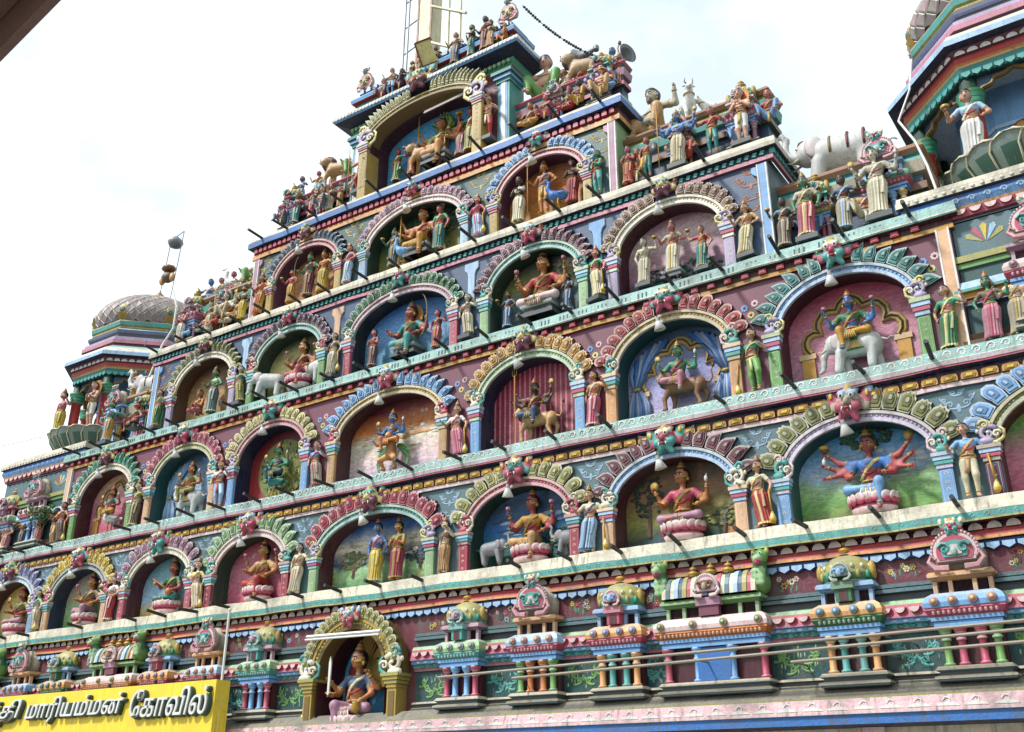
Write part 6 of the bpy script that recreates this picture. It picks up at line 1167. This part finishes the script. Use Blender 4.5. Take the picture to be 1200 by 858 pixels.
beastp('elephant_statue', 'large white elephant with curled trunk raised on roof step', 985, 170, 1.25, 10.34, 1.12, 'elephant_big', lambda: elephant_mb('white', True, 'bands'), .12)
beastp('elephant_statue', 'pale elephant on roof step beside left-hand dome', 182, 455, 1.25, 10.22, 1.0, 'elephant_big', lambda: elephant_mb('white', True, 'bands'), .2)
beastp('swan_statue', 'white swan with spread wings on step above miniature shrines', 275, 330, 1.3, 12.55, .75, 'swan', lambda: bird_mb('white', swan=True), .2)
beastp('horse_statue', 'small white horse on third tier step by corner shrine', 838, 118, 1.5, 12.55, .6, 'horse', lambda: bull_mb('white', True), .3)
# left steps
roof(300, 365, .72, 4, 'figure in white shorts and pink jacket by slate-blue arch', .78, skn='skinK', lower='white', upper='rose', arms='pray', legs=('s',), bare=True, female=False, crown='band')
roof(283, 372, .75, 4, 'olive figure in yellow wrap leaning on staff', .8, skn='skinD', lower='yellow', upper='olive', arms=[(-1, (.05, -.1, -.1), 'staff'), (1, (.05, -.05, -.25), None)], crown='turban', female=False)
roof(262, 380, .75, 4, 'pale multi-armed figure crouching before miniature shrine', .95, .25, pose='squat', skn='skinW', lower='stone', upper='ivory', arms='six', crown='karanda')
roof(243, 392, .72, 4, 'bronze figure with bowed head beside red pillar', .72, skn='skinW', lower='ivory', upper='bronze', arms='offer', crown='none')
roof(210, 402, .75, 4, 'red-faced piper in white wrap at third tier end', .8, skn='skinK', lower='white', upper='red', arms='pray', crown='turban', female=False)
roof(186, 500, .5, 3, 'green-clad figure with raised arm beside blue pilaster', .82, skn='skinW', lower='greenL', upper='jade', arms='dance')
roof(156, 507, .45, 3, 'red-robed seated teacher before miniature shrine', .95, .25, pose='lalita', skn='skinK', lower='redD', upper='bronze', arms='two', ped='slab', crown='turban')
roof(125, 515, .42, 3, 'blue-robed deity with gold lower skirt near balcony', .95, .05, skn='skinG', lower='amber', upper='blueL', border='blueP', arms='dance', ped='slab')
roof(412, 245, 1.0, 5, 'grey seated figure with folded robe near outer shrine, opposite top step', .8, .2, pose='squat', skn='skinW', lower='greyG', upper='stone', arms='two', crown='turban')
roof(375, 262, .95, 5, 'stout dwarf with dark hair leaning on shrine, opposite top step', .85, .15, pose='squat', skn='skinP', lower='slate', upper='amber', arms='hip', crown='none', female=False, bulk=1.2)
roof(330, 270, 1.0, 5, 'crouching figure in mauve at outermost corner, opposite top step', .85, .15, pose='squat', skn='skinK', lower='slate', upper='mauveP', arms='pray', crown='turban')
# crowds of small figures along the stepped ends
CROWD = [('teal', 'teal', 'amber', 'skinK'), ('rose-pink', 'rose', 'cream', 'skinP'), ('cream', 'ivory', 'tan', 'skinP'), ('bronze', 'bronze', 'stone', 'skinD'), ('blue', 'blueL', 'white', 'skinB'), ('green', 'green', 'yellowP', 'skinG'), ('red', 'red', 'amber', 'skinR'), ('mauve', 'mauveP', 'pinkP', 'skinK'), ('mustard', 'amber', 'brownL', 'skinO'), ('grey', 'greyG', 'blueP', 'skinW')]
DOING = [('dancing', 'dance', 'stand'), ('praying', 'pray', 'stand'), ('crouching', 'two', 'squat'), ('offering a bowl', 'offer', 'stand'), ('seated cross-legged', 'two', 'lotus'), ('with hand on hip', 'hip', 'stand')]
kk = 0; rr = random.Random(21)
for r, x0, x1, Y, zt, n in ((3, 7.5, 9.2, .6, 10.45, 4), (4, 4.8, 7.1, .78, 12.55, 5), (5, 2.3, 4.45, 1.08, 14.55, 5)):
    for s in (-1, 1):
        for k in range(n*2):
            top = k >= n; t = ((k % n)+.5)/n; x = s*(x0+(x1-x0)*t+rr.uniform(-.12, .12)); cw, a, b, sk = CROWD[(kk*3+k) % 10]; dn, ar, po = DOING[(kk+k*5) % 6]; kk += 1
            if s > 0 and (top and r != 5 or not top and k % 2): continue
            yy = (Y+.5 if top else Y+rr.uniform(.0, .12)); zz = zt if top else fl(r, Y)+.02
            figure('rooftop_statue', 'small %s-clad figure %s on %s step %s, %s' % (cw, dn, {3: 'second-tier', 4: 'third-tier', 5: 'fourth-tier'}[r], 'wall' if top else 'ledge', 'lamp-topped dome end' if s < 0 else 'white-skirted woman end'), (x, yy, zz+(.1 if po in ('squat', 'lotus') else 0)), rr.uniform(.6, .8) if po == 'stand' else rr.uniform(.8, .95), rr.uniform(-.4, .4), po, sk, a, b, 'cream', ar, rr.choice(['karanda', 'band', 'turban', None]), female=rr.random() < .6, group='small figures crowding the stepped ends', h=.027)
# parapet of the top roof
for px, py, w, a, b in ((446, 105, 'mauve figure with round drum', 'mauve', 'tan'), (468, 95, 'plum figure leaning on battlement', 'plum', 'rose'), (487, 88, 'bronze figure before the mast', 'bronze', 'olive'), (535, 62, 'grey-blue group leader beside mast ladder', 'slate', 'greyG'), (566, 52, 'red-robed warrior', 'redD', 'rose'), (572, 50, 'pale companion of red-robed warrior', 'tan', 'cream'), (455, 100, 'blue-robed piper', 'blueL', 'white'), (512, 76, 'cream-robed dancer', 'cream', 'ivory'), (550, 58, 'teal-robed archer', 'teal', 'jade'), (588, 42, 'orange-robed sage', 'orange', 'amber'), (478, 90, 'green-robed bearer', 'green', 'greenP')):
    rp_ = random.Random(px); p = at(px, py, Y=.95); figure('parapet_statue', '%s on roof parapet' % w, (p[0]+rp_.uniform(-.06, .06), .98+rp_.uniform(-.06, .05), 16.0+(.08 if ('drum' in w or 'sage' in w or 'leaning' in w) else 0)), rp_.uniform(.62, .86), rp_.uniform(-.6, .5), 'squat' if ('drum' in w or 'sage' in w or 'leaning' in w) else rp_.choice(['stand', 'stand', 'stride']), rp_.choice(['skinK', 'skinP', 'skinO', 'skinD']), a, b, 'tan', rp_.choice(['two', 'dance', 'hip', 'offer', 'pray']), rp_.choice(['karanda', 'band', 'turban', None]), group='figures on the roof parapet', h=.026)
for s in (-1, 1):
    o = thing('horseshoe_ornament', 'pink horseshoe crest with mask on %s roof corner' % ('garland-hung' if s > 0 else 'plain'), 'ornament', (s*2.0, 1.15, 16.62)); put('gable', gable_mb(.2, .5, 'pinkP', 'rose', 'oliveP').mesh('gable'), o); put('guardian_mask', MASK[1], o, Matrix.Translation((0, -.05, .55)) @ Matrix.Scale(.5, 4))
# corner towers
def towerfig(what, x, H, **k): return figure('balcony_statue', what, (x, .86, 9.9+(.1 if x < 0 else -.02)), H, **k)
towerfig('woman in white skirt and pale blouse holding a basket on lotus balcony', 10.2, 1.12, skn='skinP', lower='white', upper='blueP', border='white', arms='offer', crown='none', h=.017, gold='amber')
towerfig('bare-chested man in white shorts with gold halo on lotus balcony', -10.25, 1.1, skn='skinP', lower='white', upper='skinP', arms='pray', female=False, legs=('s',), bare=True, halo='amber', crown='none', sash='orange')
towerfig('slender figure in yellow wrap at outer edge of balcony', -11.55, 1.12, skn='skinK', lower='yellow', upper='skinK', arms='hip', female=False, crown='kirita', border='yellowP', yaw=-.5)
p = at(1078, 215, Y=1.5); figure('balcony_statue', 'brown figure with blue sash facing away beside red tower pillar', (9.35, 1.75, 9.25), 1.1, 1.2, 'stand', 'skinD', 'slate', 'bronze', 'tan', 'two', 'karanda')
roof(1167, 392, .2, 2, 'green-faced figure in pink skirt on tower base', .84, skn='skinG', lower='pink', upper='bronze', border='rose', arms='hip')
roof(1200, 395, .2, 2, 'white figure with raised arm on tower base', .84, skn='skinW', lower='stone', upper='ivory', arms=[(-1, (.14, -.1, -.02), None), (1, (.05, -.05, -.25), None)], crown='band')
for px, py, w, a, b in ((5, 645, 'pink-robed figure', 'pink', 'pinkP'), (24, 642, 'dark figure with blue cloth', 'slate', 'bronze'), (42, 640, 'brown figure with raised arms', 'skinK', 'brownL'), (60, 638, 'brown dancer under leafy shrub', 'tan', 'bronze')):
    roof(px, py, .2, 2, '%s in group on shrub-topped tower base' % w, .8, skn='skinP' if 'pink' in w else 'skinD', lower=a, upper=b, border='tan', arms='dance' if 'raised' in w or 'dancer' in w else 'offer', crown=None, legs=('bent',) if 'dancer' in w else None)

# ================================================================ lamps, speakers, cables, sign
METAL = plain('painted_grey_metal', 'grey', .4, .6); WHT = plain('white_enamel', 'white', .35); BLK = plain('black_cable', 'ink', .6)
shade = MB().lathe((0, 0, 0), [(.02, .1, 'grey'), (.028, .05, 'white'), (.035, .03, 'white'), (.075, -.06, 'white'), (.07, -.062, 'cream'), (.03, -.02, 'cream')], 12).mesh('shade', None, True); wire = MB().tube([(0, 0, .1), (.01, .03, .16), (0, .12, .2)], .008, 'ink', 4).mesh('cable')
for r, c in ALL:
    if r == 5 or (r, c) == (1, 4): continue
    d = ROW[r]; rr = random.Random(r*7+c)
    o = thing('cone_lamp', 'white cone lamp hanging before %s arch, %s' % (ARCH[r, c][4], TIER[r]), 'lamp', (xc(c)-.06, d['w']-.22, d['z']+d['ap']-.14), 0, 1.25, 'cone lamps under the arch masks'); o.rotation_euler = (rr.uniform(.1, .4), rr.uniform(-.35, .1), 0)
    put('shade', shade, o); put('cable', wire, o)
def tubelight(label, a, b):
    a, b = Vector(a), Vector(b); o = thing('tube_light', label, 'lamp', a); d = b-a
    MB().tube([(0, .03, .02), (d.x, d.y+.03, d.z+.02)], .03, 'grey', 4).build('fitting', o, WHT); MB().tube([(0, 0, -.03), (d.x, d.y, d.z-.03)], .016, 'white', 8).build('tube', o, WHT)
tubelight('white tube light across the gilded shrine arch', at(358, 748, Y=-.5), at(444, 741, Y=-.45)); tubelight('white tube light under crown of top niche arch', at(497, 131, Y=.85), at(545, 108, Y=.85))
def horn(label, p, rz, s=1):
    o = thing('horn_speaker', label, 'loudspeaker', p, rz, s); m = MB().lathe((0, 0, 0), [(.03, .55, 'grey'), (.07, .4, 'grey'), (.1, .25, 'grey'), (.2, .06, 'grey'), (.28, 0, 'grey'), (.27, .01, 'greyD'), (.09, .2, 'greyD'), (.02, .3, 'ink')], 18); m.v = [(x, z, y) for x, y, z in m.v]; m.f = [f[::-1] for f in m.f]; m.build('bell', o, METAL, True)
    MB().lathe((0, .58, -.06), [(.07, 0, 'greyD'), (.08, .02, 'greyD'), (.08, .1, 'greyD'), (.07, .12, 'greyD')], 10).build('driver', o, METAL); MB().tube([(0, .4, -.05), (0, .4, -.5)], .02, 'greyD', 6).build('bracket', o, METAL)
horn('grey horn speaker behind the large tan lion', at(677, 70, Y=2.0), -1.75, .85); horn('grey horn speaker on top of corner shrine beside garland', at(736, 62, Y=1.9), 1.2, .75)
# garland of beads
a, b = at(612, 6, Y=1.1), at(736, 76, Y=1.6); o = thing('bead_garland', 'dark bead garland strung from roof corner to corner shrine', 'garland', a); n = 46; m = MB(); pts = []
for i in range(n+1):
    t = i/n; p = (b-a)*t; p[2] -= .3*4*t*(1-t); pts.append(p)
MB().tube(pts, .008, 'ink', 4).build('cord', o, BLK)
bead = MB().ell((0, 0, 0), (.035, .035, .03), 'ink', 6, 4).mesh('bead', BLK)
for i, p in enumerate(pts[1:-1]):
    if i % 9 != 8: put('bead', bead, o, Matrix.Translation(p) @ Matrix.Diagonal((1, 1, .7+.5*((i*7) % 3)/2, 1)))
# mast behind the roof
mx_, my_ = -1.15, 2.3; o = thing('flag_mast', 'tall cream mast with ladder rails and brackets behind the roof', 'mast', (mx_, my_, 0)); m = MB(); m.box(-.2, .2, -.2, .2, 1.0, 26, (.62, .55, .34)); m.build('post', o)
m = MB()
for q in (-.2, .2): m.box(q-.025, q+.025, -.215, -.19, 12, 26, 'brownL')
m.build('edge_strip', o)
for q in (-.62, -.5): MB().tube([(q, -.2, 12), (q, -.2, 26)], .022, 'stone', 6).build('rail', o, METAL)
for i in range(14): MB().tube([(-.62, -.2, 15+i*.8), (-.2, -.2, 15.1+i*.8)], .018, 'stone', 5).build('rung', o, METAL)
for q in (.75, 1.1): MB().tube([(q, -.2, 12), (q, -.2, 26)], .035, (.62, .55, .36), 6).build('rail', o)
for i in range(7): MB().tube([(.2, -.2, 18.2+i*1.1), (1.3, -.25, 17.4+i*1.1)], .04, (.62, .55, .36), 6).build('bracket', o)
p = at(500, 62, Y=.62); o = thing('box_lamp', 'small cream box floodlight with maroon rim on roof edge', 'lamp', p); o.rotation_euler = (.5, -.25, .35); MB().box(-.16, .16, -.06, .08, -.24, .24, 'yellowP').build('housing', o); MB().box(-.19, -.16, -.08, .1, -.26, .26, 'redD').box(-.16, .19, -.08, .1, .24, .27, 'redD').build('rim', o)
# lamp finial rods on the left dome
p = at(197, 322, Y=2.6); o = thing('lamp_standard', 'gilded bird ornament with rods and hanging lamp above tiled dome', 'lamp', (p[0], 2.6, 15.1)); zt = at(205, 285, Y=2.6)[2]-15.1
m = MB().ell((0, 0, -.15), (.2, .16, .16), 'bronze').ell((0, 0, .12), (.22, .2, .1), 'brownL').ell((-.22, 0, -.2), (.1, .08, .14), 'tan').ell((.2, 0, -.2), (.1, .08, .14), 'tan'); m.build('ornament', o, GILT, True)
for q in (-.22, .3): MB().tube([(q-.06, 0, -1.15), (q+.14, 0, zt+.25)], .012, 'stone', 5).build('rod', o, METAL)
MB().lathe((.12, 0, zt), [(.05, .2, 'grey'), (.2, .06, 'grey'), (.22, 0, 'grey'), (.16, -.12, 'white'), (.05, -.16, 'white')], 12).build('shade', o, METAL, True); MB().tube([(-.1, 0, zt+.1), (.12, 0, zt+.2), (.44, 0, zt+.27)], .014, 'stone', 5).build('arm', o, METAL)
def cable(label, pts, r, mat, c='white'):
    o = thing('cable', label, 'cable', pts[0]); a = np.array(pts[0], float); MB().tube([tuple(np.array(p)-a) for p in pts], r, c, 6).build('sheath', o, mat)
cable('white cable hanging down the tiled dome beside lamp standard', [at(203, 340, Y=1.0), at(207, 360, Y=1.0), at(203, 385, Y=.95), at(190, 405, Y=.85), at(182, 425, Y=.7), at(175, 442, Y=.6)], .025, WHT)
cable('white cable looping from eave down the red tower pillar', [at(1068, 70, Y=1.6), at(1066, 105, Y=1.4), at(1053, 142, Y=1.1), at(1072, 165, Y=.8), at(1087, 195, Y=.6), at(1097, 222, Y=.4)], .018, WHT)
cable('thin wire running off from balcony corner', [at(50, 512, Y=.9), at(20, 519, Y=.5), at(-60, 535, Y=-.5)], .008, BLK, 'ink')
PIPE = plain('weathered_pipe', C('8d8371'), .6)
# pipes along the base
for label, a, b in (('uppermost grey pipe along the base panels', at(513, 794, Y=-.62), at(1210, 726, Y=-.62)), ('middle grey pipe along the base panels', at(600, 795, Y=-.62), at(1210, 736, Y=-.62)), ('lowest grey pipe along the base panels, the shortest', at(927, 776, Y=-.62), at(1210, 751, Y=-.62))):
    o = thing('conduit_pipe', label, 'pipe', a); d = b-a; MB().tube([(0, 0, 0), tuple(d*.5), tuple(d)], .019, 'stone', 8).build('pipe', o, PIPE)
    for t in (.0, .42, .8): p = d*t; MB().tube([tuple(p), (p[0]+.0, p[1]+.62, p[2]+.02)], .012, 'greyD', 5).build('bracket', o, METAL)
a, b = at(269, 716, Y=-.72), at(257, 860, Y=-.72); o = thing('flag_pole', 'thin white pole standing beside the yellow sign', 'pole', (a[0], -.72, 0)); MB().tube([(0, 0, 0), (0, 0, a[2])], .022, 'white', 8).build('pole', o, WHT); MB().lathe((0, 0, 0), [(.12, 0, 'grey'), (.12, .03, 'grey'), (.04, .06, 'grey')], 10).build('base_plate', o, METAL); MB().ell((0, 0, a[2]+.02), .03, 'white').build('cap', o, WHT)
# the yellow name board
YEL = plain('yellow_sign_enamel', (.80, .58, .03), .4); tr = at(254, 796, Y=-.85); tl0 = at(0, 817, Y=-.85); ang = math.atan2(tr[2]-tl0[2], tr[0]-tl0[0]); Ls = 8.6
sg = thing('name_board', 'yellow box sign with raised white Tamil letters over the entrance', 'sign', (tr[0], tr[1], tr[2])); sg.rotation_euler = (0, -ang, 0)
MB().box(-Ls, 0, 0, .3, -1.0, 0, 'yellow', .0).build('board', sg, YEL)
for k in np.arange(-Ls+.4, 0, 1.3): MB().box(k-.02, k+.02, .05, .1, 0, .08, 'ink').build('fixing', sg, BLK)
for k in (-Ls+.5, -Ls/2, -.4): MB().box(k-.03, k+.03, .3, .82, -.4, -.34, 'greyD').build('bracket', sg, METAL)
words = ['\u0b95\u0bcd\u0ba4\u0bbf', '\u0bae\u0bbe\u0bb0\u0bbf\u0baf\u0bae\u0bcd\u0bae\u0ba9\u0bcd', '\u0bc7\u0b95\u0bbe\u0bb5\u0bbf\u0bb2\u0bcd']
LW = plain('white_letters', 'white', .4); LD = plain('dark_letter_shadow', C('24463a'), .5)
sgx = lambda px: at(px, 820, Y=-.87)[0]-tr[0]
xs = [(sgx(-12), sgx(30)), (sgx(36), sgx(149)), (sgx(157), sgx(247))]; zb_ = at(240, 838, Y=-.87)[2]-tr[2]; zh_ = at(240, 802, Y=-.87)[2]-at(240, 838, Y=-.87)[2]
for wd, (x0, x1) in zip(words, xs):
    for k, (mat, off, bev, dx) in enumerate(((LD, -.03, .028, .03), (LW, -.075, .006, 0))):
        cu = bpy.data.curves.new('lettering', 'FONT'); cu.body = wd; cu.extrude = .02; cu.size = 1; cu.shear = .22; cu.offset = 0; cu.bevel_depth = bev; cu.bevel_resolution = 0
        t_ = bpy.data.objects.new('tmp', cu); COL.objects.link(t_); bpy.context.view_layer.update(); ev = t_.evaluated_get(bpy.context.evaluated_depsgraph_get()); me = bpy.data.meshes.new_from_object(ev); bpy.data.objects.remove(t_)
        co = np.array([v.co[:] for v in me.vertices]); 
        if not len(co): continue
        lo, hi = co.min(0), co.max(0); 
        if k == 0: base_lo, base_hi = lo, hi
        sx = (x1-x0)/(base_hi[0]-base_lo[0]); sz = zh_/(base_hi[1]-base_lo[1])
        for v in me.vertices: v.co = (x0+(v.co.x-base_lo[0])*sx+dx, off-v.co.z, zb_+(v.co.y-base_lo[1])*sz-dx*.6)
        me.materials.clear(); me.materials.append(mat); put('letter_shadow' if k == 0 else 'lettering', me, sg)
# shrub rooted on the ledge
p = at(48, 612, Y=.15); o = thing('shrub', 'leafy green shrub rooted on the tower base ledge', 'plant', (p[0], .2, p[2]-.25)); m = MB()
for i in range(7): m.tube([(0, 0, 0), (RND.uniform(-.1, .1), RND.uniform(-.1, .05), .25), (RND.uniform(-.35, .35), RND.uniform(-.25, .1), RND.uniform(.4, .6))], .014, 'brownL', 4, .005)
m.build('stem', o)
m = MB()
for i in range(420):
    a = RND.uniform(0, 6.28); q = math.sqrt(RND.random()); c0 = Vector((.45*q*math.cos(a), .22*q*math.sin(a)-.08, .45+.22*RND.uniform(-1, 1)*(1-q*.5))); d = Vector((RND.uniform(-1, 1), RND.uniform(-1, .4), RND.uniform(-.6, .8))).normalized(); w = d.cross(Vector((0, 0, 1))).normalized()*.025; l = RND.uniform(.06, .12)
    m.add([c0, c0+d*l*.5+w, c0+d*l, c0+d*l*.5-w], [(0, 1, 2, 3)], RND.choice(['green', 'greenL', 'olive', 'greenL', 'greenP']))
m.build('foliage', o)

# ================================================================ ground and the eave near the camera
m, t, b = new_mat('asphalt'); r_ = nnode(t, 'ShaderNodeRGB'); r_.outputs[0].default_value = (.11, .105, .1, 1); weather(t, r_.outputs[0], b, .3, .4, 90.)
g = MB().add([(-400, -400, 0), (400, -400, 0), (400, 400, 0), (-400, 400, 0)], [(0, 1, 2, 3)], 'grey').build('ground', None, m); g['kind'] = 'structure'
m, t, b = new_mat('paving'); r_ = nnode(t, 'ShaderNodeRGB'); r_.outputs[0].default_value = (.42, .38, .33, 1); weather(t, r_.outputs[0], b, .3, .3, 40.)
pv = MB().box(-16, 16, -3.2, -.2, .0, .13, 'stone').build('pavement', None, m); pv['kind'] = 'structure'
e0, e1 = at(0, 73, Z=4.6), at(72, 0, Z=4.6); dv = Vector((e1-e0)); dv.normalize(); nv = Vector((dv.y, -dv.x, 0))
if nv.dot(Vector(CAM-e0)) < 0: nv = -nv
o = thing('roof_eave', 'dark brown wooden eave edge of a nearby roof overhead', 'roof', (e0[0], e0[1], 0)); BRW = plain('brown_wood', C('a57f70'), .6)
q0, q1 = dv*-3.0, dv*6.0
def slab(off0, off1, z0, z1, nm, c):
    P = [q0+nv*off0, q1+nv*off0, q1+nv*off1, q0+nv*off1]; MB().add([(p.x, p.y, z0) for p in P]+[(p.x, p.y, z1) for p in P], [(3, 2, 1, 0), (4, 5, 6, 7), (0, 1, 5, 4), (1, 2, 6, 5), (2, 3, 7, 6), (3, 0, 4, 7)], c).build(nm, o, BRW)
slab(0, .04, 4.6, 4.85, 'fascia', 'brown'); slab(.045, 3.2, 4.80, 4.9, 'soffit', 'brown')
for k in range(5): slab(.35+.6*k, .45+.6*k, 4.66, 4.795, 'purlin', 'brown')
for tt in (-2.6, 5.6):
    p = dv*tt+nv*2.9; MB().box(p.x-.07, p.x+.07, p.y-.07, p.y+.07, 0, 4.8, 'brown').build('post', o, BRW)
